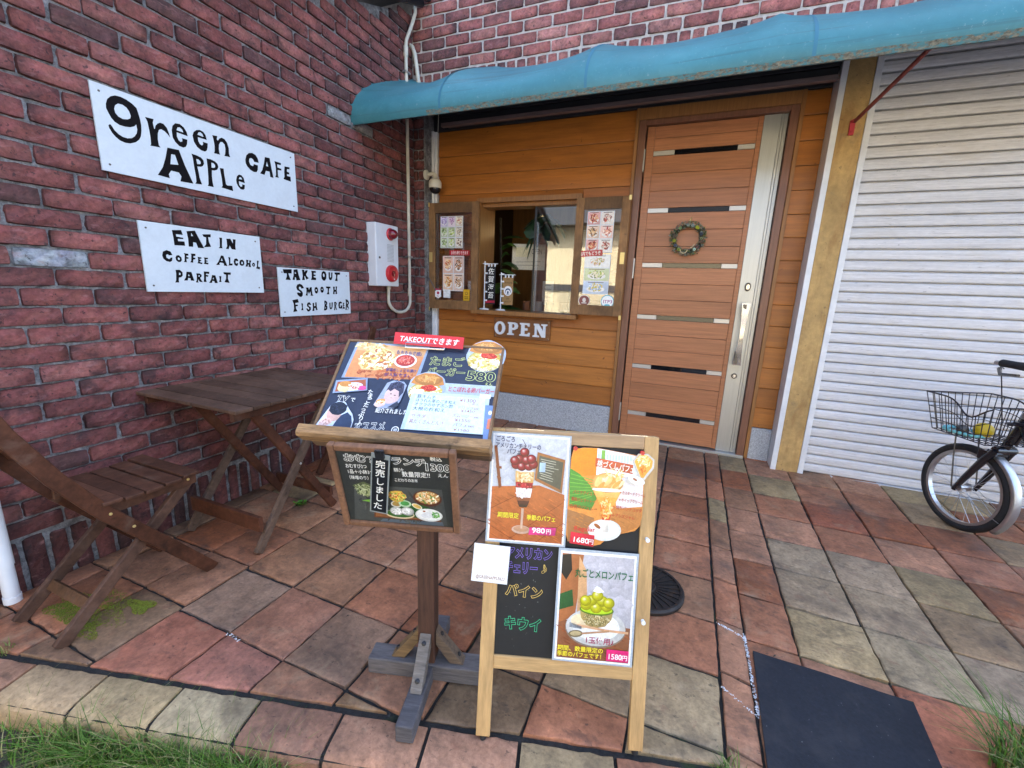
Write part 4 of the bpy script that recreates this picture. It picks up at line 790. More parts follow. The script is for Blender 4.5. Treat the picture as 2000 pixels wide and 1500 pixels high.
def chair(label, loc, rz):
    ch = empty('garden_chair', label, 'chair', loc, rz, group='folding chairs at the garden table')
    # local: sits facing +y, origin under the seat centre on the ground
    def rail(x, c):
        pts = [(.262, .0), (.071, .2525), (-.065, .43), (-.173, .604), (-.259, .777), (-.318, .93)]; m = MB(); w = .025; t = .010
        ring = []
        for i, (y, z) in enumerate(pts):
            a = pts[max(i-1, 0)]; b = pts[min(i+1, len(pts)-1)]; dy, dz = b[0]-a[0], b[1]-a[1]; L = math.hypot(dy, dz); ny, nz = -dz/L*w, dy/L*w
            ring.append([(x-t, y+ny, z+nz), (x+t, y+ny, z+nz), (x+t, y-ny, z-nz), (x-t, y-ny, z-nz)])
        for r_ in ring: m.v += r_
        for i in range(len(ring)-1):
            for k in range(4): m.face((4*i+k, 4*i+(k+1) % 4, 4*i+4+(k+1) % 4, 4*i+4+k), c)
        m.face((0, 1, 2, 3), c); e = 4*len(ring)-4; m.face((e, e+1, e+2, e+3), c)
        return m.build('side_rail', MT['darkwood'], ch, bevel=.003)
    rail(.192, DK); rail(-.145, tuple(v*.8 for v in DK))
    for x in (.160, -.115):
        m = MB(); m.beam((x, -.235, .004), (x+.0, .235, .435), .042, .020, (0, 1, 0), (.085, .045, .030)); m.build('leg', MT['darkwood'], ch, bevel=.003)
    m = MB(); m.beam((-.115, -.135, .095), (.160, -.135, .095), .036, .016, (0, .6, .8), (.10, .05, .025)); m.build('crossbar', MT['darkwood'], ch, bevel=.002)
    m = MB(); zS = .458; n = 5; ys = -.078; d = .065
    for k in range(n): m.box((.02, ys+d*(k+.5), zS+.012*((k-2)/2)**2*.8), (.385, d-.006, .014), None, jit((.085, .037, .022), .25))
    m.build('seat', MT['darkwood'], ch, bevel=.003)
    for x in (.172, -.130):
        m = MB(); m.b2((x-.010, -.075, zS-.045), (x+.010, .247, zS-.008), (.085, .038, .022)); m.build('seat_rail', MT['darkwood'], ch, bevel=.002)
    m = MB()
    for z, y in ((.82, -.262), (.72, -.215), (.63, -.172)): m.beam((-.137, y+.004, z), (.184, y+.004, z), .055, .012, (0, -.45, .9), jit(DK, .2))
    m.parts('backrest', MT['darkwood'], ch, bevel=.003)
    m = MB()
    for y, z in ((.005, .345), (-.055, .425), (.215, .44)): m.lathe([(.0055, 0), (.005, .003), (0, .004)], (.2025 if y < .2 else .1825, y, z), 10, Matrix.Rotation(pi/2, 3, 'Y'))
    m.parts('bolt', MT['brass'], ch)
    return ch
chair('dark brown folding garden chair nearest the kerb, over the mossy tile', (.325, -2.555, -.0735), 0)
chair('dark brown folding garden chair behind the table, mostly hidden by the menu stand', (.40, -1.14, -.055), pi)

# ================================================================ menu stand
SY = .285
st = empty('menu_stand', 'weathered wooden menu stand with a sloping chalk menu desk on a post', 'menu stand', (1.672, -2.345, -.0745), SY)
gw = (.115, .105, .105); gw2 = (.085, .08, .085)
q = MB(); q.b2((-.195, -.034, .0), (.215, .034, .058), gw); q.parts('foot_beam', MT['basewood'], st, bevel=.004)
q = MB(); q.b2((-.026, -.235, .0005), (.026, -.0345, .056), gw2); q.b2((-.026, .0345, .0005), (.026, .19, .056), gw2); q.parts('foot_beam', MT['basewood'], st, bevel=.004)
q = MB(); q.b2((-.027, -.027, .0585), (.027, .027, .80), (.075, .033, .020)); q.build('post', MT['standwood'], st, bevel=.004)
for k, (dx, dy, c) in enumerate(((-1, 0, (.17, .105, .045)), (1, 0, (.13, .09, .06)), (0, -1, (.16, .14, .12)), (0, 1, (.10, .07, .05)))):
    q = MB(); D = Vector((dx, dy, 0)); ln = .135 if dy == -1 else .115; e = .004
    a = D*(.029)+Vector((0, 0, .175)); b = D*(.029+ln*.80)+Vector((0, 0, .0585)); sd = Vector((-dy, dx, 0))
    n_ = (D*.6+Vector((0, 0, .8))).normalized(); w = .018
    prof = [a, a-Vector((0, 0, .05)), b-D*.045, b]
    vs = [p+sd*w for p in prof]+[p-sd*w for p in prof]; q.add(vs, [(0, 1, 2, 3), (7, 6, 5, 4), (0, 3, 7, 4), (3, 2, 6, 7), (2, 1, 5, 6), (1, 0, 4, 5)], c)
    br = q.build('brace', MT['basewood'], st, bevel=.002)
    m = MB()
    for t in (.18, .80):
        p = a+(b-a)*t; nn = (b-a).normalized().cross(sd).normalized()
        if nn.z < 0: nn = -nn
        zz = nn; xx = sd; yy_ = zz.cross(xx); m.lathe([(.0075, 0), (.007, .004), (.003, .006), (0, .0062)], p, 10, Matrix((xx, yy_, zz)).transposed())
    m.parts('bolt', MT['blackplastic'], br, smooth=True)
# sloping desk
MNW = board_mw(1.640, -2.441, .773, .246, .767); Minv = st.matrix_world
bpy.context.view_layer.update()
def under(o, parent, mw):
    o.parent = parent; o.matrix_parent_inverse = Matrix(); o.matrix_local = parent.matrix_world.inverted() @ mw; return o
bpy.context.view_layer.update()
q = MB(); fw = (.20, .115, .055); W2, H2 = .2535, .322
q.b2((-W2, 0, -.022), (-W2+.008, H2, .004), fw); q.b2((W2-.008, 0, -.022), (W2, H2, .004), fw); q.b2((-W2+.008, H2-.008, -.022), (W2-.008, H2, .004), fw); q.b2((-W2+.008, 0, -.022), (W2-.008, .008, -.0005), fw)
under(q.build('desk_frame', MT['oldwood'], bevel=.0015), st, MNW)
A = Art(.0006); navy = hx('#2b3144'); W_ = hx('#f2f2ea'); YG = hx('#d6df8a')
def film(pts): A.poly(pts, hx('#8fa0b8'))
# omelette photo
film([(-.221, .319), (.018, .311), (.012, .19), (-.228, .178)])
A.poly([(-.213, .312), (.012, .301), (0, .188), (-.219, .181)], hx('#d98f56'))
A.poly([(-.213, .312), (.012, .301), (.009, .270), (-.213, .283)], hx('#e6b27c'))
A.scat(-.10, .20, .09, .016, 40, .008, [hx('#b96532'), hx('#a3502a'), hx('#d38a55')])
A.ell(-.135, .252, .060, .043, hx('#e9d08c'), 26, .2, .08); A.scat(-.135, .252, .054, .037, 170, .0075, [hx('#f5e6ad'), hx('#efd890'), hx('#d9ad56'), hx('#fdf6d8'), hx('#caa044'), hx('#b9703a')])
A.scat(-.17, .300, .05, .010, 50, .006, [hx('#f5e6ad'), hx('#e8cd86'), hx('#d19a4e')])
A.ell(-.045, .252, .036, .026, hx('#f0ece2'), 24); A.ball(-.045, .253, .030, .021, hx('#c8402e'), 22, .25, .8); A.scat(-.045, .253, .022, .014, 26, .004, [hx('#e06a4e'), hx('#b42f22'), hx('#f0927a')])
A.text('もちもち食感♪', -.082, .277, .0165, hx('#3d4a8c'), .012, rot=-.05, w=.082); A.text('卵黄のしょうゆ漬け', -.096, .212, .0125, hx('#2e3d86'), .010, w=.094); A.text('が人気です♪', -.098, .194, .0125, hx('#2e3d86'), .010, w=.078)
# egg burger headline
A.text('たまご', .030, .245, .036, YG, .030, .015, w=.108); A.text('バーガー', .030, .210, .030, YG, .030, .016, w=.118); A.text('580', .153, .198, .045, YG, .030, .014, w=.088); A.text('えん', .212, .184, .012, YG, .006)
def burger(x, y, s):
    A.ell(x, y, .062*s, .060*s, hx('#a9b6c4'), 30, 0, .03); A.ball(x, y-.018*s, .055*s, .040*s, hx('#e2cf78'), 26, .3, .6); A.scat(x, y-.020*s, .050*s, .034*s, 110, .0062*s, [hx('#f6efb8'), hx('#efe394'), hx('#d8bf55'), hx('#fffbe2'), hx('#c9a43e')])
    A.poly([(x-.055*s, y+.014*s), (x-.046*s, y+.040*s), (x-.018*s, y+.054*s), (x+.018*s, y+.054*s), (x+.044*s, y+.040*s), (x+.055*s, y+.014*s), (x+.02*s, y+.005*s), (x-.03*s, y+.008*s)], hx('#cf8a3e'))
    A.ball(x, y+.030*s, .047*s, .021*s, hx('#d18f42'), 26, .5, .65); A.scat(x, y+.034*s, .034*s, .012*s, 40, .005*s, [hx('#d99a4c'), hx('#e3ad62'), hx('#c07a34')], 2)
    A.ell(x+.008*s, y-.001*s, .026*s, .011*s, hx('#c93a22'), 16, 0, .15); A.scat(x+.008*s, y-.001*s, .020*s, .007*s, 16, .0035*s, [hx('#e2603c'), hx('#a8281a')])
burger(.200, .288, .98)
# second burger on its strip
A.poly([(.045, .182), (.2485, .183), (.2485, .147), (.05, .142)], hx('#aebac2')); burger(.044, .162, .92); A.text('とこぼれる卵バーガー', .108, .156, .0195, hx('#c9404a'), .012, w=.134)
# the small photographs
A.poly([(-.238, .165), (-.143, .181), (-.131, .138), (-.234, .120)], hx('#8fa0b8')); A.poly([(-.232, .160), (-.147, .175), (-.136, .141), (-.228, .126)], hx('#a85c38'))
A.ell(-.180, .147, .032, .015, hx('#dfe4ea'), 18, .15); A.ell(-.150, .145, .014, .008, hx('#d64f8f'), 12); A.ell(-.205, .145, .020, .019, hx('#e8d9a0'), 16, 0, .1); A.ell(-.205, .155, .019, .010, hx('#d08f44'), 14); A.scat(-.175, .148, .02, .008, 14, .004, [hx('#c8452e'), hx('#f0e6c0')])
A.text('TV', -.214, .096, .026, W_, .04, .02, w=.038, shear=.1); A.text('で', -.172, .098, .016, W_, .012)
for k, cch in enumerate('たまごたっぷり♪'): A.text(cch, -.128+.004*sin(k), .127-.0145*k, .0175, W_, .012)
A.text('紹介されました', -.086, .070, .0175, W_, .012, w=.094); A.text('オススメ', -.132, .010, .030, W_, .035, .020, rot=.08, w=.090); A.ell(-.012, .020, .011, .011, W_, 18); A.ell(-.012, .020, .0085, .0085, navy, 18); A.text('卵', -.0175, .0155, .011, W_, .01)
# two plain cut-out pictures of someone eating
A.poly([(-.098, .092), (-.090, .120), (-.078, .168), (-.060, .178), (-.028, .176), (-.016, .164), (-.022, .110), (-.034, .086), (-.075, .082)], hx('#9aa4b8'))
A.poly([(-.055, .087), (-.030, .110), (-.022, .096), (-.034, .087)], hx('#2f3242')); A.ell(-.050, .128, .024, .030, hx('#d6b6ae'), 20, -.3, .04); A.poly([(-.074, .140), (-.066, .168), (-.044, .176), (-.024, .168), (-.020, .140), (-.030, .122), (-.034, .142), (-.050, .150), (-.060, .140), (-.068, .146)], hx('#3c3a4e')); A.scat(-.045, .160, .022, .012, 20, .005, [hx('#4b4960'), hx('#2b2938')])
A.ell(-.056, .132, .0035, .0016, hx('#3a2f38'), 8); A.ell(-.043, .128, .0035, .0016, hx('#3a2f38'), 8); A.ell(-.052, .119, .003, .002, hx('#c09a90'), 8); A.ell(-.078, .098, .017, .012, hx('#e2c2b4'), 14, .4, .15); A.ell(-.080, .106, .014, .008, hx('#d89a4e'), 12, .3); A.scat(-.078, .102, .012, .006, 14, .003, [hx('#f2e3a0'), hx('#c8582e'), hx('#f7efd0')])
A.poly([(-.246, .012), (-.236, .042), (-.224, .078), (-.206, .096), (-.182, .093), (-.166, .074), (-.150, .058), (-.140, .040), (-.139, .012)], hx('#c8d4e4'))
A.poly([(-.196, .012), (-.186, .048), (-.166, .062), (-.150, .050), (-.142, .030), (-.141, .012)], hx('#27344f')); A.ell(-.205, .055, .022, .026, hx('#cfa79a'), 18, .2, .04); A.ell(-.198, .072, .027, .021, hx('#1d1f2c'), 18, .1, .07); A.scat(-.198, .074, .02, .014, 18, .005, [hx('#2b2e40'), hx('#15161f')]); A.ell(-.222, .026, .020, .012, hx('#d8b3a6'), 14, .3, .15); A.scat(-.222, .026, .016, .008, 14, .004, [hx('#e6c8bc'), hx('#b98f82')])
A.poly([(.226, .118), (.2485, .118), (.2485, .010), (.236, .010)], hx('#6f88b2')); A.ell(.243, .095, .005, .007, W_, 10); A.poly([(.240, .075), (.2485, .078), (.2485, .045), (.240, .045)], hx('#d07a58'))
slab = ([(-.2455, .0), (.2455, .0), (.2455, .3135), (-.2455, .3135)], navy)
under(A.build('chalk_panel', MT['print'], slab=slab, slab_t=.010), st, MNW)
# ledge
q = MB(); lc = (.29, .17, .075)
pf = [(-.050, .006), (-.050, .034), (-.046, .040), (-.004, .040), (-.002, .032), (-.002, .006)]
def ledge(x0, x1, pf, c, name, m):
    q = MB(); K = 12
    for i in range(K+1):
        x = x0+(x1-x0)*i/K; e = .012 if i in (0, K) else 0
        for y, z in pf: q.v.append((x, y+U(-.001, .001)+(e if y < -.04 else 0), z-(e if z > .03 else 0)+U(-.0008, .0008)))
    w = len(pf)
    for i in range(K):
        for k in range(w): q.face((i*w+k, i*w+(k+1) % w, (i+1)*w+(k+1) % w, (i+1)*w+k), c)
    q.face(range(w), c); q.face(range(K*w, K*w+w), c)
    return under(q.build(name, m, bevel=.002), st, plane_ledge)
plane_ledge = MNW @ Matrix.Translation((0, .012, .0)) @ Matrix.Rotation(.0, 4, 'X')
ledge(-.283, .262, [(-.036, -.020), (-.038, .016), (-.032, .026), (-.006, .026), (-.003, .018), (-.003, -.020)], lc, 'ledge', MT['greywood'])
q = MB(); q.b2((-.262, -.022, -.060), (.258, .006, -.0205), (.14, .085, .05)); under(q.build('desk_rail', MT['greywood'], bevel=.003), st, MNW)
q = MB(); q.b2((-.225, .10, -.045), (-.195, .30, -.0222), (.08, .05, .03)); q.b2((.195, .10, -.045), (.225, .30, -.0222), (.08, .05, .03)); q.b2((-.2, .14, -.09), (.2, .19, -.0452), (.07, .04, .025)); under(q.build('desk_batten', MT['oldwood']), st, MNW)
# things lying on the desk
A = Art(); A.rect(-.1095, -.0165, .1095, .0165, hx('#d62a2a')); A.text('TAKEOUTできます', -.094, -.008, .022, W_, .018, shear=.15, w=.19)
o = A.build('takeout_strip', MT['print'], mw=MNW @ Matrix.Translation((.017, .320, .020)) @ Matrix.Rotation(-.03, 4, 'Z') @ Matrix.Rotation(radians(24), 4, 'X'), slab=([(-.1115, -.0185), (.1115, -.0185), (.1115, .0185), (-.1115, .0185)], hx('#d62a2a'))); tag(o, 'red strip reading TAKEOUT with white letters clipped to the top of the menu desk', 'sign')
q = MB(); q.tube([(-.058, 0, .006), (.066, 0, .006)], .003, 6); q.tube([(-.058, 0, .006), (-.058, .014, .012), (.066, .014, .012), (.066, 0, .006)], .0018, 6); o = q.build('paper_clip', MT['steel_bright'], mw=MNW @ Matrix.Translation((.003, .297, .003)), smooth=True); tag(o, 'wire clip holding the red takeout strip on the menu desk', 'clip')
A = Art(); A.poly([(.006, .138), (.234, .139), (.243, .020), (.002, .016)], hx('#b5c9d4')); A.poly([(.018, .131), (.223, .131), (.232, .021), (.013, .018)], hx('#cfe6ec'))
dk = hx('#0d161d'); rd = hx('#9a4a36')
for s, x, y, z, c, w in (('豚キムチ', .024, .118, .014, dk, .055), ('ほうれん草のごま和え', .022, .106, .0125, dk, .118), ('オクラのゆずポン酢', .022, .093, .013, dk, .112), ('大根の梅和え', .020, .0785, .0135, dk, .094), ('¥1300', .150, .115, .0155, rd, .047), ('税込', .188, .107, .009, rd, .018), ('ドリンクset', .148, .093, .011, rd, .058), ('¥1450', .160, .083, .011, rd, .040), ('スムージーset', .138, .066, .012, rd, .075), ('¥1550', .148, .053, .0125, rd, .045), ('サラダ', .022, .055, .014, rd, .042), ('具だくさんとん汁', .020, .038, .0145, rd, .10), ('パフェset', .145, .038, .0125, rd, .06), ('¥1580', .150, .024, .011, rd, .045)):
    A.text(s, x, y, z, c, .006, w=w)
for x, y in ((.006, .131), (.205, .131)): A.rect(x, y, x+.032, y+.014, hx('#dfe9f0'))
o = A.build('menu_card', MT['print'], mw=MNW @ Matrix.Translation((.0, .008, .0040))); tag(o, 'pale handwritten price card in a plastic sleeve leaning on the ledge of the menu desk', 'menu card')
# framed lunch board hanging below
HGW = board_mw(1.677, -2.478, .529, .306, -.270)
hb = empty('lunch_board', 'framed black lunch menu board hanging below the ledge of the menu stand', 'chalkboard', mw=HGW)
fc = (.20, .095, .048); W2, H2 = .1625, .272
for a, b in (((-W2, 0), (-W2+.018, H2)), ((W2-.018, 0), (W2, H2)), ((-W2+.018, H2-.018), (W2-.018, H2)), ((-W2+.018, 0), (W2-.018, .018))):
    q = MB(); q.b2((a[0], a[1], -.012), (b[0], b[1], .007), jit(fc, .08)); q.build('frame', MT['oldwood'], hb, bevel=.004)
A = Art(.0004); slate = hx('#33342f')
A.text('おむすびランチ', -.128, .222, .026, W_, .035, .021, w=.212); A.text('税込', .096, .240, .0135, W_, .008, w=.03); A.text('1300', .078, .208, .031, W_, .035, .018, w=.064); A.text('えん', .112, .190, .013, W_, .008, w=.026)
for s, x, y, z, w in (('おむすび2つ', -.126, .200, .0145, .055), ('1品＋小鉢3つ', -.124, .182, .0145, .068), ('（味噌のり）', -.128, .163, .0135, .05), ('豚汁', .0, .198, .0135, .026), ('こだわりのお米', -.002, .166, .012, .06), ('数量限定!!', .020, .184, .0185, .072)): A.text(s, x, y, z, W_, .008, w=w, rot=.03)
A.poly([(-.112, .146), (.120, .148), (.128, .022), (-.131, .020)], hx('#4b4d48')); A.poly([(-.05, .030), (.115, .034), (.118, .020), (-.06, .019)], hx('#57616a'))
A.scat(0, .08, .11, .055, 60, .008, [hx('#4a4b47'), hx('#5a5b55'), hx('#3c3d39')], 2)
A.poly([(-.070, .058), (.105, .062), (.112, .034), (-.074, .034)], hx('#6a3e22')); A.poly([(-.066, .053), (.100, .057), (.106, .038), (-.069, .038)], hx('#8a5a34'))
A.poly([(-.118, .142), (-.085, .157), (-.055, .142), (-.05, .098), (-.085, .110)], hx('#565f3c')); A.scat(-.085, .128, .026, .018, 90, .0045, [hx('#a7b07c'), hx('#3a4328'), hx('#7e8a54'), hx('#c9cfa6')], 2.4)
A.ell(.03, .068, .058, .026, hx('#2e5a24'), 20, .1, .08); A.poly([(-.100, .092), (-.07, .099), (-.035, .090), (-.07, .086)], hx('#79b23e'))
A.ell(.0, .052, .040, .016, hx('#d9c7a0'), 20); A.ell(.0, .054, .037, .013, hx('#3f6a2c'), 20)
for x, y in ((-.008, .063), (.022, .065)): A.ball(x, y, .018, .015, hx('#dcdcd6'), 20, .9, .6); A.scat(x, y, .014, .011, 40, .0025, [hx('#f6f6f2'), hx('#cfcfc8'), hx('#ffffff')])
A.ell(-.006, .088, .015, .011, hx('#d6d2c4'), 18); A.ell(-.006, .089, .011, .008, hx('#a98a48'), 14); A.ell(.018, .092, .017, .012, hx('#b9d6b2'), 18); A.ell(.018, .093, .012, .008, hx('#4e9a4a'), 14)
A.ell(.000, .116, .024, .020, hx('#d8a94a'), 18, 0, .1); A.scat(.0, .116, .02, .016, 50, .0045, [hx('#e8c85a'), hx('#c23b22'), hx('#7da83a'), hx('#f0dc8a'), hx('#e27a2e')])
A.ell(.050, .086, .015, .008, hx('#e8e2cc'), 16, -.5); A.ell(.050, .086, .012, .006, hx('#d6b25a'), 14, -.5)
A.ell(.080, .116, .038, .027, hx('#5a2f1c'), 24); A.ball(.081, .119, .033, .022, hx('#d9a662'), 24, .3, .6); A.scat(.081, .119, .028, .018, 70, .005, [hx('#f0d9a6'), hx('#e0b878'), hx('#5f8a34'), hx('#c98a4a'), hx('#f6ecd0')])
A.ell(.080, .058, .037, .023, hx('#d6dad6'), 24); A.ell(.080, .060, .033, .020, hx('#eceeea'), 24); A.ell(.078, .058, .019, .010, hx('#dfe2e4'), 16, .2, .1); A.scat(.098, .060, .010, .011, 24, .003, [hx('#3f8a34'), hx('#6fb04e')]); A.ell(.068, .071, .004, .003, hx('#a0522d'), 8)
A.build('slate', MT['print'], hb, slab=([(-.145, .017), (.145, .017), (.145, .255), (-.145, .255)], slate), slab_t=.006)
A = Art(); A.rect(-.0200, -.093, .0200, .083, hx('#17191b'))
for k, cch in enumerate('完売しました'): A.text(cch, -.0125-(.003 if k == 5 else 0), .056-.0275*k, .0255, W_, .014)
o = A.build('sold_out_tag', MT['print'], mw=HGW @ Matrix.Translation((-.037, .162, .0135)) @ Matrix.Rotation(-.155, 4, 'Z') @ Matrix.Rotation(-.02, 4, 'X'), slab=([(-.0235, -.097), (.0235, -.097), (.0235, .097), (-.0235, .097)], hx('#8d9492')), slab_t=.0015); tag(o, 'narrow black vertical tag with white Japanese characters clipped over the framed lunch board', 'tag')
q = MB(); q.b2((-.011, -.012, .0), (.011, .012, .006)); q.tube([(-.006, .004, .006), (-.006, .018, .010), (.006, .018, .010), (.006, .004, .006)], .0014, 5); o = q.build('binder_clip', MT['blackplastic'], mw=HGW @ Matrix.Translation((-.022, .262, .015))); tag(o, 'black binder clip holding the sold out tag on the lunch board frame', 'clip')

# ================================================================ easel chalkboard with posters
AFW = board_mw(2.139, -2.407, -.0735, .325, .21)
af = empty('easel_chalkboard', 'light pine A-frame easel chalkboard covered with parfait posters', 'chalkboard', mw=AFW)
pc = (.52, .325, .135); W2, H2, lw = .2345, .889, .040
bpy.context.view_layer.update()
for s in (-1, 1):
    q = MB(); x0 = s*W2 if s < 0 else W2-lw; q.b2((x0, .012, -.018), (x0+lw, H2, .0), jit(pc, .08)); q.build('leg', MT['pine'], af, bevel=.0025)
    q = MB(); q.tube([(x0+lw/2, .0, -.009), (x0+lw/2, .012, -.009)], .009, 10); q.build('foot_pad', MT['rubber'], af)
q = MB(); q.b2((-W2+lw, H2-.036, -.018), (W2-lw, H2, -.0), (.42, .27, .14)); q.build('top_rail', MT['pinex'], af, bevel=.0025)
q = MB(); q.b2((-W2+lw, .208, -.018), (W2-lw, .247, .0), jit(pc, .05)); q.build('bottom_rail', MT['pinex'], af, bevel=.0025)
A = Art(.0003); vi = hx('#8f74dc'); yl = hx('#ecca6a'); gn = hx('#35c48a')
A.text('アメリカン', -.176, .526, .036, vi, .040, .015, w=.131); A.text('チェリー', -.176, .484, .037, vi, .040, .015, w=.092); A.text('♪', -.072, .487, .034, yl, .03, .012)
A.text('パイン', -.171, .420, .037, yl, .040, .015, rot=-.05, w=.106); A.text('キウイ', -.171, .325, .040, gn, .040, .015, rot=-.03, w=.104); A.scat(-.12, .38, .05, .13, 14, .0012, [hx('#4a4f52'), hx('#6a6f70')])
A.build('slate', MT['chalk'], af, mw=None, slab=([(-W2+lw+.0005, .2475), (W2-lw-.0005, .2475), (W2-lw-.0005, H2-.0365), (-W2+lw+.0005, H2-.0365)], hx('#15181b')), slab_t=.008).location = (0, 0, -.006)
# hinged rear frame
tl = .21+.21; rear = Matrix.Translation((0, H2-.004, -.020)) @ Matrix.Rotation(tl, 4, 'X')
for s in (-1, 1):
    q = MB(); x0 = s*W2 if s < 0 else W2-lw; q.b2((x0, -.880, -.018), (x0+lw, -.004, .0), jit(pc, .08)); o = q.build('rear_leg', MT['pine'], af, bevel=.0025); o.matrix_local = rear
q = MB(); q.b2((-W2+lw, -.70, -.018), (W2-lw, -.66, .0), pc); o = q.build('rear_rail', MT['pinex'], af); o.matrix_local = rear
q = MB(); q.b2((-W2+lw, -.036, -.018), (W2-lw, -.004, .0), pc); o = q.build('rear_rail', MT['pinex'], af); o.matrix_local = rear
q = MB()
for x in (-.16, .13): q.b2((x, H2-.002, -.030), (x+.075, H2+.0016, -.006))
q.parts('hinge', MT['steel_bright'], af)
def poster(art, name, label, cat, x, y, z, slab, rot=0, tilt=0):
    o = art.build(name, MT['print'], mw=AFW @ Matrix.Translation((x, y, z)) @ Matrix.Rotation(rot, 4, 'Z') @ Matrix.Rotation(tilt, 4, 'X'), slab=slab); return tag(o, label, cat)
# cherry parfait poster  (own frame: centre of the sheet)
A = Art(); w, h = .108, .153; film_ = hx('#aab4bc')
A.rect(-w+.001, -h+.002, w-.001, h-.003, hx('#f0f0ee')); A.rect(-w+.006, -h+.006, w-.006, h-.008, hx('#c3c8d0'))
for k in range(30): A.ell(U(-w+.02, w-.02), U(.03, h-.02), U(.01, .025), U(.006, .014), jit(hx('#c3c8d0'), .05), 9, U(0, 3), .2)
A.poly([(-w+.006, -h+.006), (w-.006, -h+.006), (w-.006, -.01), (.03, .012), (-w+.006, .0)], hx('#b5622e'))
for k in range(150): 
    t = U(0, 1); x = U(-w+.01, w-.01); y = -h+.010+(h-.012)*t*.9; A.ell(x, y, U(.008, .02), .0018, jit(hx('#b5622e'), .18), 7, -.5, .2)
for a, b in (((-.1, -.06), (.02, .008)), ((-.05, -.147), (.1, -.03)), ((.03, -.147), (.1, -.09)), ((-.1, -.11), (-.03, -.147))): A.line([a, b], .0012, hx('#7a3a1a'))
A.poly([(-.102, .115), (-.094, .117), (-.075, .0), (-.083, -.004)], hx('#8a4a2a')); A.poly([(-.094, .06), (-.078, .058), (-.078, .051), (-.093, .053)], hx('#8a4a2a')); A.poly([(-.09, .03), (-.078, .028), (-.078, .021), (-.088, .023)], hx('#8a4a2a'))
A.poly([(.020, .105), (.098, .088), (.094, -.006), (.016, .026)], hx('#9a6236')); A.poly([(.026, .096), (.093, .081), (.089, .004), (.022, .032)], hx('#4e5146'))
for k in range(9): A.line([(.030+.003*(k % 2), .086-.0065*k), (.060+U(0, .022), .080-.0068*k)], .0016, hx('#b8bba8'))
A.rect(.028, .05, .044, .076, hx('#a9c4da'))
gx = -.0; ox = -.006
A.ell(ox-.008, -.115, .026, .012, hx('#c9a58c'), 22); A.ell(ox-.008, -.113, .021, .008, hx('#b98a68'), 20)
A.poly([(ox-.0100, -.112), (ox-.004, -.112), (ox-.003, -.055), (ox-.010, -.055)], hx('#c8a890'))
lay = [(-.052, .010, '#2c1512'), (-.044, .014, '#4a1a14'), (-.034, .017, '#8a4a2e'), (-.024, .019, '#efe9e4'), (-.006, .022, '#e8ddd6'), (.002, .023, '#8e1622'), (.014, .024, '#a51d2a'), (.018, .0245, '#d9a55a'), (.038, .026, '#e0b878'), (.052, .026, '#e9d6b0')]
for (y0, w0, c), (y1, w1, _) in zip(lay, lay[1:]): A.poly([(ox-w0-.006, y0), (ox+w0-.006, y0), (ox+w1-.006, y1), (ox-w1-.006, y1)], hx(c))
A.scat(ox-.006, -.015, .017, .010, 30, .005, [hx('#f8f4f0'), hx('#e3d8d2')]); A.scat(ox-.006, .009, .021, .005, 16, .005, [hx('#b3202e'), hx('#7a0f18'), hx('#c8404a')], 1.2); A.scat(ox-.006, .034, .022, .013, 40, .0055, [hx('#e6c083'), hx('#c98f48'), hx('#f3dfb6')])
A.ell(ox-.006, .051, .027, .004, hx('#dfe2e6'), 20)
for x, y in ((-.026, .066), (-.010, .062), (.010, .064), (.022, .070), (-.018, .082), (.002, .080), (.016, .084), (-.004, .102), (-.030, .077)):
    A.ball(ox-.006+x, y, .0135, .0130, hx('#a01a2e'), 18, .7, .35)
A.line([(ox-.010, .112), (ox-.008, .122), (ox-.018, .138)], .0015, hx('#4a3a28'))
nv = hx('#22254f'); A.text('ごろごろ', -.099, .130, .0165, nv, .014, w=.052); A.text('アメリカンチェリーの', -.099, .112, .0165, nv, .014, w=.126); A.text('パフェ', -.066, .096, .0165, nv, .014, w=.038)
A.text('期間限定', -.082, -.083, .0165, hx('#f2e13a'), .018, w=.060); A.text('季節のパフェ', .000, -.085, .0165, hx('#f2e13a'), .018, w=.080)
A.poly([(.008, -.127), (.082, -.124), (.084, -.102), (.010, -.106)], hx('#cf2f78')); A.text('980', .017, -.120, .020, W_, .020, w=.036); A.text('円', .056, -.120, .015, W_, .012)
poster(A, 'parfait_poster', 'poster of a cherry topped parfait glass with a pink 980 price label', 'poster', -.1205, .7255, .006, ([(-w-.004, -h-.003), (w+.004, -h-.003), (w+.004, h+.002), (-w-.004, h+.002)], film_), -.01)
# peach parfait poster: cut to a rounded outline
A = Art(); out = [(-.103, .105), (-.098, .128), (-.07, .136), (-.03, .137), (.04, .128), (.086, .122), (.104, .098), (.104, .06), (.103, -.045), (.098, -.075), (.085, -.090), (.05, -.10), (.012, -.115), (-.01, -.135), (-.03, -.140), (-.10, -.132), (-.108, -.11)]
out = [(x*.985, y*.985) for x, y in out]
A.poly(out, hx('#d98a3a')); A.poly([(-.10, .10), (-.09, .13), (-.05, .134), (-.03, .134), (-.03, .06), (-.104, .05)], hx('#e88a1e')); A.poly([(-.03, .134), (.04, .125), (.08, .118), (.09, .06), (-.03, .06)], hx('#e9eff2'))
for k in range(12): A.rect(-.028+.008*k, .095+U(-.01, .01), -.023+.008*k, .118, hx('#bcd4e4'))
A.rect(-.018, .098, -.008, .13, hx('#7ab04a')); A.poly([(-.034, .108), (.07, .094), (.07, .068), (-.034, .084)], hx('#c1522e'))
A.poly([(-.104, .075), (-.075, .06), (-.045, .03), (-.025, -.005), (-.04, -.04), (-.10, -.03)], hx('#3f8a2c'))
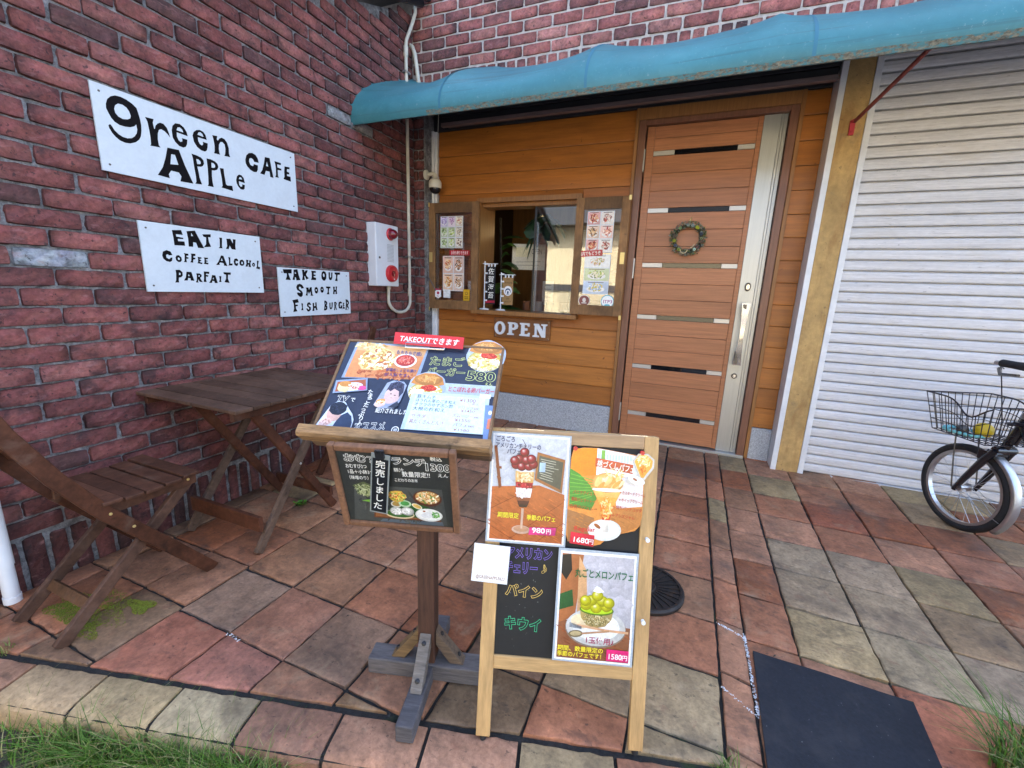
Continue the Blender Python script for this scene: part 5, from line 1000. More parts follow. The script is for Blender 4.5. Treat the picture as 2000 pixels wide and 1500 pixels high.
for k in range(8): A.line([(-.10, -.025+.012*k), (-.04+.002*k, .0+.006*k)], .002, hx('#68b23e'))
A.poly([(.02, .05), (.1, .075), (.1, -.02), (.03, -.03)], hx('#dcd6d2')); A.poly([(.0, -.03), (.1, -.025), (.098, -.074), (.05, -.098), (-.0, -.12)], hx('#b87436')); A.poly([(-.105, -.04), (-.03, -.06), (-.03, -.135), (-.1, -.13)], hx('#a06a3c'))
for k in range(40): A.ell(U(-.09, .08), U(-.1, -.045), U(.006, .014), .0016, jit(hx('#b87436'), .2), 7, -.4, .2)
A.ell(.0, -.092, .046, .030, hx('#d9dcd4'), 26, .05); A.ell(.0, -.090, .040, .024, hx('#eef0ea'), 26, .05); A.ell(-.020, -.082, .011, .005, hx('#a05a28'), 12, -.6)
A.poly([(-.006, -.098), (.012, -.098), (.010, -.062), (-.002, -.062)], hx('#d9d2c4'))
for (y0, w0, c), (y1, w1) in zip(((-.064, .010, '#c8401c'), (-.045, .014, '#e2701e'), (-.022, .020, '#eda040'), (.0, .030, '#f0b45e'), (.018, .038, '#f3d9b0')), ((-.045, .014), (-.022, .020), (.0, .030), (.018, .038), (.024, .042))): A.poly([(.003-w0, y0), (.003+w0, y0), (.003+w1, y1), (.003-w1, y1)], hx(c))
A.scat(.003, -.03, .014, .03, 40, .005, [hx('#f2a848'), hx('#e6801e'), hx('#f6c98a')]); A.ball(.003, .040, .043, .028, hx('#eeb262'), 22, .5, .7)
for k in range(16): a = U(-.03, .036); A.ell(.003+a, .040+U(-.012, .018), .015, .0055, jit(random.choice([hx('#f4c57c'), hx('#e9a04a'), hx('#f9dcab')]), .06), 12, 1.0+U(-.3, .3), .08)
A.ell(.003, .020, .043, .005, hx('#f5ecdc'), 20); A.scat(.02, .07, .03, .012, 30, .003, [hx('#f3e6b0'), hx('#ffffff'), hx('#e9d060')], 3)
A.text('桃づくしパフェ', -.030, .086, .021, hx('#f6efe6'), .016, rot=-.13, w=.104)
rdk = hx('#b5381f')
for s, x, y, w_ in (('バニラアイス→', -.092, .006, .062), ('黄桃ジェラート→', -.096, -.014, .066), ('白桃のジュレ→', -.100, -.034, .076), ('←カスタードクリーム', .036, .012, .070), ('←ホイップクリーム', .035, -.008, .065), ('←特製パンナコッタ', .020, -.030, .078), ('←アンズジャム', .018, -.052, .062)): A.text(s, x, y, .0115, rdk, .012, rot=-.08, w=w_)
A.poly([(-.094, -.134), (-.028, -.140), (-.026, -.108), (-.092, -.102)], hx('#cc1f36')); A.text('1680', -.088, -.129, .020, W_, .014, rot=-.08, w=.042); A.text('円', -.044, -.132, .016, W_, .012, rot=-.08); A.text('Regular', -.084, -.098, .018, hx('#d03a30'), .014, w=.058)
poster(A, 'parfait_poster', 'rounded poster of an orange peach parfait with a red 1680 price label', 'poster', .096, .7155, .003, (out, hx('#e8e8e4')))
A = Art(); A.poly([(-.024, .008), (-.012, .026), (.010, .027), (.026, .012), (.024, -.006), (.008, -.028), (.004, -.036), (-.004, -.036), (-.008, -.028)], hx('#e8a844')); A.scat(.002, .010, .020, .014, 30, .0045, [hx('#f6d48a'), hx('#e8b04e'), hx('#fdf0cc')], 2); A.scat(0, -.014, .008, .014, 14, .004, [hx('#e6882a'), hx('#d9601e')]); A.ell(-.016, -.044, .024, .012, hx('#e6e6e0'), 18, -.3); A.ell(-.020, -.042, .007, .003, hx('#a05a30'), 10, -.5)
poster(A, 'parfait_cutout', 'small cut-out picture of a peach sundae overlapping the right leg of the easel', 'poster', .192, .812, .0062, ([(-.042, -.052), (-.005, -.058), (.030, -.008), (.030, .016), (.012, .031), (-.014, .030), (-.028, .010), (-.012, -.030), (-.04, -.036)], hx('#c9c4ba')))
# melon parfait poster
A = Art(); w, h = .1065, .1545
A.rect(-w+.002, -h+.002, w-.002, h-.003, hx('#f1f1ee')); A.rect(-w+.007, -h+.007, w-.007, h-.010, hx('#8e5a3a')); A.poly([(-w+.007, -.04), (w-.007, -.05), (w-.007, h-.01), (-w+.007, h-.01)], hx('#b9b6ba'))
A.poly([(-w+.007, -.05), (-.055, -.03), (-.04, h-.01), (-w+.007, h-.01)], hx('#a8683c')); A.poly([(-.05, -.02), (-.02, -.03), (-.03, .1), (-.052, .14)], hx('#cfa070')); A.poly([(-w+.007, .03), (-.066, .045), (-.060, .0), (-w+.007, -.015)], hx('#2f5a2c')); A.poly([(-w+.007, .14), (-.075, .144), (-.07, .10), (-.085, .07), (-w+.007, .09)], hx('#2e2a22'))
for k in range(40): A.ell(U(-.02, .09), U(-.02, .12), U(.010, .025), U(.006, .014), jit(hx('#bfbcc0'), .08), 9, U(0, 3), .2)
for k in range(60): A.ell(U(-.09, .09), U(-.14, -.06), U(.008, .02), .002, jit(hx('#8e4f2c'), .25), 7, -.45, .2)
A.ell(.004, -.058, .084, .054, hx('#8a7a6a'), 30); A.ball(.004, -.055, .082, .052, hx('#d2d2cc'), 34, .7, .85); A.ell(.004, -.052, .066, .040, hx('#e4e4df'), 34); A.ell(-.035, -.04, .03, .02, hx('#e3cfa6'), 18)
A.poly([(-.042, -.008), (-.038, -.03), (-.022, -.05), (.004, -.057), (.030, -.050), (.046, -.03), (.050, -.006)], hx('#a8925a')); A.scat(.004, -.034, .036, .016, 110, .0028, [hx('#d6c89a'), hx('#8a7a44'), hx('#c0b080'), hx('#6f6a3a')], 1.6)
A.ell(.004, -.006, .047, .015, hx('#5a7a22'), 26); A.ell(.004, -.004, .043, .013, hx('#b6d628'), 26)
for x, y in ((-.028, .006), (.0, .000), (.028, .006), (-.014, .020), (.016, .020), (.002, .034), (-.030, .018), (.034, .016)): A.ball(.002+x, y, .0160, .0150, hx('#c8c41c'), 18, .6, .55)
A.poly([(-.01, .046), (.0, .062), (.012, .056), (.022, .046), (.006, .042)], hx('#f2f2f0'))
st_ = hx('#b9b2a6'); A.line([(-.045, -.052), (.03, -.06), (.092, -.062)], .0065, hx('#cfa27a')); 
for k in range(4): A.line([(-.068, -.047-.0035*k), (-.035, -.055-.002*k)], .0016, hx('#5f6a74'))
A.ell(-.050, -.076, .020, .010, hx('#7a6a4a'), 18, .12); A.ell(-.050, -.0755, .015, .0065, hx('#b8a67a'), 14, .12); A.line([(-.032, -.074), (.04, -.062)], .005, hx('#b48a64'))
A.text('丸ごとメロンパフェ', -.062, .084, .026, hx('#1f6a3a'), .018, w=.160); A.text('1玉使用♪', -.024, -.098, .020, hx('#9a1f48'), .012, w=.076)
A.text('期間、数量限定の', -.098, -.124, .0155, hx('#f0dc3a'), .016, w=.126); A.text('季節のパフェです！', -.098, -.140, .0155, hx('#f0dc3a'), .016, w=.122); A.rect(.038, -.144, .099, -.112, hx('#d8286e')); A.text('1580', .041, -.138, .021, W_, .018, w=.036); A.text('円', .080, -.138, .0165, W_, .012)
poster(A, 'parfait_poster', 'poster of a melon parfait on a white plate with a pink 1580 price label', 'poster', .0820, .4070, .005, ([(-w-.004, -h-.003), (w+.004, -h-.003), (w+.004, h+.004), (-w-.004, h+.004)], film_), -.012)
# account card, its square code left out
A = Art(); A.rect(-.049, -.052, .049, .052, hx('#f4f2f0')); A.text('@GREENAPPLE623', -.0395, -.0435, .0125, hx('#9a7c66'), .02, w=.082)
poster(A, 'account_card', 'square white card reading GREENAPPLE623 pinned at the left edge of the easel', 'card', -.2150, .5095, .010, ([(-.051, -.0535), (.051, -.0535), (.051, .0535), (-.051, .0535)], hx('#dfe3e6')), -.045)
for k, (x, y, mt, lb_) in enumerate(((.004, .848, 'red', 'red push pin at the left top of the peach parfait poster'), (.186, .846, 'red', 'red push pin beside the small peach sundae cut-out'), (.214, .606, 'pvcwhite', 'white push pin high on the right leg of the easel'), (.214, .378, 'pvcwhite', 'white push pin low on the right leg of the easel'))):
    q = MB(); q.lathe([(.005, .0), (.0035, .003), (.0035, .008), (.006, .010), (.006, .012), (0, .0125)], (0, 0, 0), 12); o = q.build('push_pin', MT[mt], mw=AFW @ Matrix.Translation((x, y, .001 if k > 1 else .0075)), smooth=True); tag(o, lb_, 'push pin', 'push pins on the easel')

# round iron cover behind the easel, rubber mat, timber stake
ic = empty('parasol_base', 'round black ribbed iron plate on the tiles behind the easel', 'plate', (2.295, -1.615, G(-1.615)))
q = MB(); q.lathe([(.165, 0), (.166, .012), (.158, .020), (.148, .020), (.146, .013), (.05, .014), (.046, .022), (.02, .024), (0, .024)], (0, 0, 0), 48); q.build('plate', MT['iron'], ic, smooth=True)
q = MB()
for k in range(28):
    a = 2*pi*k/28; d = Vector((cos(a), sin(a), 0)); q.beam(d*.055+Vector((0, 0, .015)), d*.147+Vector((0, 0, .015)), .007, .006, (0, 0, 1))
q.build('rib', MT['iron'], ic)
q = MB(); P_ = [(2.694, -1.802), (3.148, -1.814), (3.120, -2.155), (2.679, -2.235)]; n = 10; h = .007
for lvl in range(2):
    for j in range(n+1):
        for i in range(n+1):
            s, t = i/n, j/n; x = (P_[3][0]*(1-s)+P_[2][0]*s)*(1-t)+(P_[0][0]*(1-s)+P_[1][0]*s)*t; y = (P_[3][1]*(1-s)+P_[2][1]*s)*(1-t)+(P_[0][1]*(1-s)+P_[1][1]*s)*t
            q.v.append((x, y, G(y)+.003+h*lvl+.0015*sin(x*20)*lvl))
w = n+1
for j in range(n):
    for i in range(n): b = w*w; q.face((j*w+i, j*w+i+1, (j+1)*w+i+1, (j+1)*w+i)); q.face((b+j*w+i, b+j*w+i+1, b+(j+1)*w+i+1, b+(j+1)*w+i))
for i in range(n):
    for p, r_ in (((0, i), (0, i+1)), ((n, i), (n, i+1)), ((i, 0), (i+1, 0)), ((i, n), (i+1, n))): a = p[0]*w+p[1]; c = r_[0]*w+r_[1]; q.face((a, c, b+c, b+a))
o = q.build('rubber_mat', MT['mat']); tag(o, 'flat black rubber mat lying on the tiles by the kerb', 'mat')
sk = empty('wooden_stake', 'weathered timber stake with a pale foot at the right edge by the long grass', 'stake', (3.400, -1.955, -.10))
q = MB(); q.b2((-.022, -.022, .09), (.022, .022, .55), (.10, .045, .03)); q.build('stake', MT['standwood'], sk, bevel=.003)
q = MB(); q.b2((-.027, -.027, 0), (.027, .027, .09), (.36, .35, .32)); q.build('foot', MT['basewood'], sk, bevel=.003)

q = MB()
def crumbs(p0, p1, n, w):
    for _ in range(n):
        t = R(); x = p0[0]+(p1[0]-p0[0])*t+U(-w, w); y = p0[1]+(p1[1]-p0[1])*t+U(-w, w); s = U(.0012, .0042); a = U(0, pi); z = G(y)+.0005
        q.add([(x+s*cos(a), y+s*sin(a), z), (x+s*cos(a+2), y+s*sin(a+2), z), (x+s*cos(a+4.1), y+s*sin(a+4.1), z), (x, y, z+s*.8)], [(0, 1, 3), (1, 2, 3), (2, 0, 3), (2, 1, 0)], jit((.62, .64, .66), .2))
crumbs((2.674, -1.72), (2.680, -2.06), 230, .0045); crumbs((2.58, -1.70), (2.675, -1.74), 60, .004); crumbs((2.58, -2.0), (2.68, -2.07), 60, .004); crumbs((.92, -2.512), (1.0, -2.515), 22, .006)
o = q.build('mortar_crumbs', MT['cloth'], fix=False); tag(o, 'pale crumbled mortar lying in the tile joints', 'mortar', kind='stuff')
q = MB()
for _ in range(70):
    x, y = U(.2, 4.2), U(-2.3, -.2); s = U(.003, .010); a = U(0, 2*pi); z = G(y)+.003; q.add([(x-s*cos(a), y-s*sin(a), z), (x+s*.3*sin(a), y-s*.3*cos(a), z+.002), (x+s*cos(a), y+s*sin(a), z+.001), (x-s*.3*sin(a), y+s*.3*cos(a), z+.003)], [(0, 1, 2, 3)], jit(random.choice([(.12, .07, .03), (.25, .18, .08), (.05, .04, .03), (.45, .42, .36)]), .3))
o = q.build('leaf_litter', MT['cloth'], fix=False); tag(o, 'tiny dry leaf scraps scattered on the paving', 'litter', kind='stuff')

# ================================================================ bicycle
BYAW = -.357; BF = Vector((sin(BYAW), cos(BYAW), 0)); BL = Vector((-BF.y, BF.x, 0))
bmw = Matrix(((BF.x, BL.x, 0, 3.838), (BF.y, BL.y, 0, -.408), (0, 0, 1, G(-.408)+.002), (0, 0, 0, 1)))
bk = empty('bicycle', 'small wheeled black bicycle with a front wire basket parked by the shutter', 'bicycle', mw=bmw)
RW = .239
def wheel(fx, name='wheel'):
    c = Vector((fx, 0, RW)); q = MB(); n = 48
    circ = lambda r: [c+Vector((r*cos(2*pi*k/n), 0, r*sin(2*pi*k/n))) for k in range(n)]
    q.tube(circ(RW-.020), .020, 10, closed=True); t = q.build('tyre', MT['rubber'], bk, smooth=True); t.name = 'wheel'
    q = MB(); m = 4; prof = [(-.0125, RW-.036), (-.0115, RW-.050), (.0115, RW-.050), (.0125, RW-.036)]
    for k in range(n):
        a = 2*pi*k/n
        for l, r_ in prof: q.v.append((c.x+r_*cos(a), l, c.z+r_*sin(a)))
    for k in range(n):
        for j in range(3): q.face((k*4+j, k*4+j+1, ((k+1) % n)*4+j+1, ((k+1) % n)*4+j))
    q.build('rim', MT['alloy'], t, smooth=True)
    q = MB()
    for k in range(28):
        a = 2*pi*k/28; s = 1 if k % 2 else -1; ha = a+(1.3 if (k//2) % 2 else -1.3); q.tube([c+Vector((.018*cos(ha), s*.026, .018*sin(ha))), c+Vector(((RW-.048)*cos(a), s*.003, (RW-.048)*sin(a)))], .0011, 5)
    q.build('spoke', MT['alloy'], t)
    q = MB(); q.tube([c+Vector((0, -.062, 0)), c+Vector((0, .062, 0))], .006, 10); q.tube([c+Vector((0, -.03, 0)), c+Vector((0, .03, 0))], .013, 14); q.tube([c+Vector((0, -.031, 0)), c+Vector((0, -.024, 0))], .021, 16); q.tube([c+Vector((0, .024, 0)), c+Vector((0, .031, 0))], .021, 16); q.build('hub', MT['alloy'], t, smooth=True)
    return t
wheel(0); wheel(-1.02)
q = MB()
for s in (-1, 1): q.tube([(-.005, .056*s, RW-.012), (-.045, .055*s, .315), (-.105, .048*s, .445), (-.135, .040*s, .50)], [.011, .015, .018, .019], 10)
q.tube([(-.135, -.048, .502), (-.135, .048, .502)], .020, 10); q.tube([(-.13, 0, .50), (-.165, 0, .62)], .019, 12); q.build('fork', MT['frameblack'], bk, smooth=True)
q = MB(); q.tube([(-.155, 0, .55), (-.205, 0, .73)], .024, 14); q.tube([(-.185, 0, .66), (-.30, 0, .48), (-.50, 0, .36), (-.66, 0, .30)], .026, 12); q.tube([(-.66, 0, .29), (-.76, 0, .66)], .018, 12); q.tube([(-.66, .0, .29), (-1.02, .06, RW)], .011, 10); q.tube([(-.66, 0, .29), (-1.02, -.06, RW)], .011, 10); q.tube([(-.73, 0, .56), (-1.02, .06, RW)], .010, 10); q.tube([(-.73, 0, .56), (-1.02, -.06, RW)], .010, 10); q.build('frame', MT['frameblack'], bk, smooth=True)
q = MB(); q.tube([(-.205, 0, .72), (-.235, 0, .90)], .012, 10); q.tube([(-.36, .27, .955), (-.22, .25, .955), (-.20, .14, .945), (-.225, .05, .91), (-.225, -.05, .91), (-.20, -.14, .945), (-.22, -.25, .955), (-.36, -.27, .955)], .011, 10); hbar = q.build('handlebar', MT['alloy'], bk, smooth=True)
for s in (-1, 1):
    q = MB(); q.tube([(-.375, .272*s, .957), (-.30, .262*s, .957), (-.246, .253*s, .957)], [.019, .0165, .0175], 12); q.build('grip', MT['rubber'], hbar, smooth=True)
    q = MB(); q.tube([(-.20, .21*s, .925), (-.24, .245*s, .905), (-.33, .262*s, .915)], [.009, .007, .006], 8); q.build('brake_lever', MT['frameblack'], hbar, smooth=True)
q = MB(); q.tube([(-.20, .19, .925), (-.13, .13, .93), (-.10, .07, .84), (-.13, .05, .66), (-.125, .03, .54)], .0028, 6); q.tube([(-.20, -.19, .925), (-.14, -.10, .93), (-.16, -.02, .80), (-.22, -.01, .66)], .0028, 6); q.parts('brake_cable', MT['wireblack'], bk, smooth=True)
q = MB(); q.box((-.118, .0, .478), (.03, .10, .028)); q.box((-.095, .052, .462), (.05, .012, .05)); q.box((-.095, -.052, .462), (.05, .012, .05)); q.tube([(-.09, .02, .49), (-.075, .028, .455)], .008, 8); q.parts('brake', MT['frameblack'], bk, bevel=.004)
q = MB(); n = 16; wv = [(-.026, -.010), (-.018, .002), (0, .006), (.018, .002), (.026, -.010)]
for k in range(n+1):
    a = radians(115)+(radians(218)-radians(115))*k/n; R_ = RW+.018
    for l, d in wv: q.v.append((R_*cos(a)+d*cos(a), l, RW+R_*sin(a)+d*sin(a)))
for k in range(n):
    for j in range(4): q.face((k*5+j, k*5+j+1, k*5+5+j+1, k*5+5+j))
o = q.build('mudguard', MT['alloy'], bk, smooth=True); sol = o.modifiers.new('thickness', 'SOLIDIFY'); sol.thickness = .0012
q = MB(); q.tube([(-.228, .03, .15), (-.10, .05, .20), (-.006, .06, RW)], .0018, 6); q.tube([(-.228, -.03, .15), (-.10, -.05, .20), (-.006, -.06, RW)], .0018, 6); q.parts('mudguard_stay', MT['alloy'], bk)
# basket
bas = MB(); zb, zt = .535, .735; B = dict(f0=-.165, f1=.115, l=.135); T = dict(f0=-.195, f1=.155, l=.175)
def bp(side, t, u):                                      # side ring param u 0..1 along, t 0 bottom .. 1 top
    d = {k: B[k]+(T[k]-B[k])*t for k in B}; z = zb+(zt-zb)*t
    if side == 'L': f = d['f0']+(d['f1']-d['f0'])*u; return Vector((f, d['l'], z-(.075*t*math.exp(-((u-.28)/.2)**2))))
    if side == 'R': f = d['f0']+(d['f1']-d['f0'])*u; return Vector((f, -d['l'], z-(.075*t*math.exp(-((u-.28)/.2)**2))))
    if side == 'F': return Vector((d['f1'], d['l']*(2*u-1), z))
    return Vector((d['f0'], d['l']*(2*u-1), z))
rw = .0027
for sd_, cnt in (('L', 10), ('R', 10), ('F', 9), ('B', 9)):
    for k in range(cnt+1): bas.tube([bp(sd_, t, k/cnt) for t in (0, .5, 1)], rw*.85, 5)
    for t, r_ in ((0, 1), (.28, .8), (.62, .8), (1, 1.5)): bas.tube([bp(sd_, t, k/16) for k in range(17)], rw*r_, 6)
for k in range(9): u = k/8; bas.tube([bp('F', 0, u), bp('B', 0, u)], rw*.8, 5)
for k in range(8): f = B['f0']+(B['f1']-B['f0'])*k/7; bas.tube([(f, -B['l'], zb), (f, B['l'], zb)], rw*.8, 5)
bo = bas.build('basket', MT['wireblack'], bk)
q = MB()
for s in (-1, 1): q.tube([(.055, .06*s, zb), (.03, .066*s, .40), (.0, .066*s, RW)], .0035, 6)
q.box((-.20, .0, .66), (.05, .09, .012)); q.tube([(-.185, .03, .655), (-.165, .06, .65)], .010, 8); q.parts('basket_stay', MT['wireblack'], bo)
q = MB(); q.box((-.205, 0, .70), (.05, .06, .035)); q.build('head_badge', MT['alloy'], bk, bevel=.008)
q = MB(); q.lathe([(.0, .0), (.04, .004), (.06, .03), (.05, .05), (0, .055)], (-.80, 0, .73), 18, Matrix.Diagonal((2.0, 1.2, 1))); q.tube([(-.76, 0, .66), (-.775, 0, .74)], .012, 8); q.build('saddle', MT['rubber'], bk, smooth=True)
q = MB(); q.lathe([(.085, -.006), (.085, .006), (0, .006)], (-.66, 0, .29), 24, MY); q.tube([(-.66, .06, .29), (-.62, .07, .14)], .010, 8); q.tube([(-.66, -.06, .29), (-.70, -.07, .44)], .010, 8); q.box((-.615, .11, .135), (.07, .08, .02)); q.box((-.705, -.11, .445), (.07, .08, .02)); q.build('crank', MT['gunmetal'], bk)
q = MB(); q.tube([(-.60, .05, .28), (-.68, .14, .01)], .008, 8); q.build('kickstand', MT['alloy'], bk)
bpy.context.view_layer.update()
# in the basket
def inb(o, p): o.matrix_world = bk.matrix_world @ Matrix.Translation(p); return o
q = MB(); q.lathe([(.0005, -.040)]+[(.040*cos(a), .040*sin(a)) for a in [-pi/2+pi*k/12 for k in range(1, 12)]]+[(.0005, .040)], (0, 0, 0), 20); o = inb(q.build('ball', mat('yellow', (.55, .38, .01), rough=.45), smooth=True), (-.045, .03, zb+.043)); tag(o, 'yellow ball lying in the bicycle basket', 'ball')
q = MB(); q.lathe([(.0005, -.026)]+[(.026*cos(a), .026*sin(a)) for a in [-pi/2+pi*k/10 for k in range(1, 10)]]+[(.0005, .026)], (0, 0, 0), 18); o = inb(q.build('ball', MT['gunmetal'], smooth=True), (.005, .085, zb+.029)); tag(o, 'small dark grey ball lying in the bicycle basket', 'ball')
q = MB(); cs = [(.22, .55, .55), (.18, .50, .52), (.75, .20, .12), (.22, .55, .55)]
for k in range(22):
    a = 2*pi*k/22; q.lathe([(.0005, -.010)]+[(.010*cos(b), .010*sin(b)) for b in [-pi/2+pi*j/6 for j in range(1, 6)]]+[(.0005, .010)], (.02+.085*cos(a), .06+.062*sin(a), .012), 10, None, cs[2] if k in (15,) else cs[k % 2])
o = inb(q.build('bead_chain', MT['cloth'], smooth=True), (.0, .0, zb+.002)); tag(o, 'loop of turquoise beads lying in the bicycle basket', 'beads')

# ================================================================ in the serving window
def flag(name, label, x, z0, h, w, art, sx):
    e = empty(name, label, 'flag', (x, .135, z0)); q = MB(); q.lathe([(.045, 0), (.045, .008), (.02, .012), (0, .012)], (0, 0, 0), 24, Matrix.Diagonal((1, .6, 1))); q.build('base', MT['pvcwhite'], e, smooth=True)
    q = MB(); q.tube([(0, 0, .01), (0, 0, h)], .0048, 8); q.tube([(-.02, 0, h-.02), (w+.035, 0, h-.02)], .0032, 8)
    for t in (.18, .36, .55, .74, .93): q.b2((0, -.004, h*t), (.028, .002, h*t+.014))
    for t in (.25, .55, .9): q.b2((.01+w*t, -.003, h-.045), (.022+w*t, .003, h-.018))
    q.build('pole', MT['pvcwhite'], e); art.build('banner', MT['cloth'], e, mw=None, slab=([(.014, .05), (.014+w, .05), (.014+w, h-.04), (.014, h-.04)], sx), slab_t=.001).matrix_local = Matrix.Rotation(pi/2, 4, 'X')
    return e
A = Art(); h = .415
for k, c in enumerate('佐賀海苔'): A.text(c, .030, h-.105-.068*k, .060, W_, .006, shear=.1)
A.poly([(.014, .058), (.104, .062), (.104, .082), (.014, .078)], hx('#a82038'))
flag('table_flag', 'small black table flag with white Japanese writing in the serving window', .640, .999, h, .09, A, hx('#1b1a20'))
A = Art(); h = .325; A.ell(.066, .170, .039, .042, hx('#e9ebee'), 26); A.ell(.066, .166, .026, .026, hx('#27466e'), 20); A.ell(.066, .160, .021, .020, hx('#e9ebee'), 20); A.ell(.066, .156, .008, .014, hx('#27466e'), 12); A.rect(.050, .138, .082, .141, hx('#27466e'))
for y, w_ in ((.262, .03), (.232, .07), (.098, .03), (.072, .06)): A.text('むすび' if w_ < .05 else 'おむすびと海苔', .066-w_/2, y, .016, hx('#3a2c20'), .012, w=w_)
flag('table_flag', 'small beige table flag with a round white emblem in the serving window', .800, .999, h, .10, A, hx('#9a7a4e'))
# leaflets stuck on the two open sashes
def sheet(name, label, x, z, w, h, seed, kinds, y=.0615):
    A = Art(); A.rect(-w/2, -h/2, w/2, h/2, hx('#d9dce0')); nr, ncol, pal = kinds
    for r_ in range(nr):
        for c in range(ncol):
            cw, ch = w/ncol, h/nr; x0, y0 = -w/2+cw*c, -h/2+ch*r_; p = pal[(r_*ncol+c) % len(pal)]; A.rect(x0+.004, y0+.004, x0+cw-.004, y0+ch-.004, mixc(p[0], (1, 1, 1), .35))
            A.ell(x0+cw/2, y0+ch*.38, cw*.36, ch*.24, hx('#eceae6'), 16); A.scat(x0+cw/2, y0+ch*.52, cw*.28, ch*.28, 34, min(cw, ch)*.10, p); A.line([(x0+cw*.2, y0+ch*.9), (x0+cw*.8, y0+ch*.9)], ch*.05, hx('#6a5a52'))
    o = A.build(name, MT['print'], mw=plane_mw((x, y, z), (1, 0, 0), (0, 0, 1))); return tag(o, label, 'poster')
pa = [[hx('#b8a4d8'), hx('#8a7ab8'), hx('#e0d4ee')], [hx('#d8b8d0'), hx('#a060a0'), hx('#f0dce8')], [hx('#d8c8a0'), hx('#c06a5a'), hx('#f4ead0')]]
pg = [[hx('#9ab86a'), hx('#4a6a2a'), hx('#e0e8c8')], [hx('#8aa83a'), hx('#c8d878'), hx('#f4f4e4')], [hx('#c8b890'), hx('#6a3a2a'), hx('#efe4d0')]]
po_ = [[hx('#e0a050'), hx('#b8642a'), hx('#f4dcb0')], [hx('#c89868'), hx('#6a3a22'), hx('#ecd8c0')], [hx('#d88a4a'), hx('#c03a22'), hx('#f0d8a8')], [hx('#b87848'), hx('#3a2218'), hx('#e8d0b8')]]
pr_ = [[hx('#c84a2a'), hx('#8a2418'), hx('#f0b88a')], [hx('#e0d0c0'), hx('#c0402a'), hx('#8a4a3a')], [hx('#d8a068'), hx('#5a3018'), hx('#f0d0a0')], [hx('#e8a888'), hx('#b8382a'), hx('#f8e0d0')]]
pw = [[hx('#88a8c8'), hx('#d8c048'), hx('#f0f0f0')], [hx('#a8b848'), hx('#e8e0c0'), hx('#6a7a3a')], [hx('#e8e4d8'), hx('#a8a040'), hx('#d8a888')]]
sheet('drinks_leaflet', 'pale leaflet of nine purple and green drinks on the left window sash', .345, 1.650, .225, .265, 1, (3, 3, pg+pg+pa))
sheet('parfait_leaflet', 'leaflet of four brown parfaits low on the left window sash', .365, 1.300, .215, .30, 2, (2, 2, po_))
sheet('dishes_leaflet', 'red and orange leaflet of hot dishes at the top of the right window sash', 1.640, 1.635, .205, .300, 3, (3, 2, pr_))
sheet('salad_leaflet', 'pale leaflet of salads and sandwiches low on the right window sash', 1.640, 1.320, .200, .300, 4, (3, 1, pw))
def strip(label, x, z, w, h, rot, txt):
    A = Art(); A.rect(-w/2, -h/2, w/2, h/2, hx('#b8222c')); A.text(txt, -w*.42, -h*.28, h*.75, W_, .01, w=w*.84); o = A.build('label_strip', MT['print'], mw=plane_mw((x, .0605, z), (1, 0, 0), (0, 0, 1)) @ Matrix.Rotation(rot, 4, 'Z')); tag(o, label, 'label')
strip('red label strip between the leaflets on the left window sash', .425, 1.478, .20, .042, 0, 'お持ち帰りできます'); strip('red label strip between the leaflets on the right window sash', 1.575, 1.478, .20, .045, .07, '店内でもどうぞ')
def sticker(label, x, z, draw):
    A = Art(); draw(A); o = A.build('sticker', MT['print'], mw=plane_mw((x, .0608, z), (1, 0, 0), (0, 0, 1))); tag(o, label, 'sticker')
def s1(A): A.poly([(-.032, .04), (.032, .04), (.032, -.03), (0, -.045), (-.032, -.03)], hx('#f4f4f4')); A.rect(-.032, .028, .032, .04, hx('#b82044')); A.ell(0, .002, .013, .013, hx('#b82044'), 14); A.text('Pay', -.014, -.03, .016, hx('#b82044'), .01)
def s2(A): A.rect(-.036, -.036, .036, .036, hx('#eef1f2')); A.rect(-.031, -.028, .031, .0, hx('#bcc4c8')); A.rect(-.028, -.025, .028, -.003, hx('#e4e8ea')); A.text('////', -.024, .008, .03, hx('#7d868c'), .0)
def s3(A): A.rect(-.032, -.05, .032, .05, hx('#d0a020')); A.ell(0, .015, .014, .014, hx('#5a4a10'), 14); A.ell(0, .015, .010, .010, hx('#d0a020'), 14); A.line([(-.018, -.015), (.018, -.015)], .006, hx('#5a4a10')); A.line([(-.018, -.030), (.018, -.030)], .005, hx('#5a4a10'))
def s4(A): A.ell(0, 0, .046, .044, hx('#e8e0da'), 30); A.ell(0, 0, .042, .040, hx('#6a2030'), 30); A.ell(0, .004, .014, .018, hx('#d8d0cc'), 14); A.rect(-.02, -.022, .02, -.016, hx('#e8e0da'))
def s5(A): A.ell(0, 0, .052, .050, hx('#3a98b0'), 30); A.ell(0, 0, .046, .044, hx('#eef2f0'), 30); A.text('ITP3', -.034, -.012, .034, hx('#a04a90'), .02, w=.068); A.ell(0, -.030, .024, .010, hx('#58b8c8'), 14)
sticker('white shield sticker with a red top on the left window sash', .208, 1.125, s1); sticker('square grey and white sticker on the left window sash', .300, 1.125, s2); sticker('yellow rectangular sticker on the left window sash', .500, 1.118, s3); sticker('round dark red sticker on the right window sash', 1.558, 1.118, s4); sticker('round white sticker with a teal rim on the right window sash', 1.742, 1.118, s5)
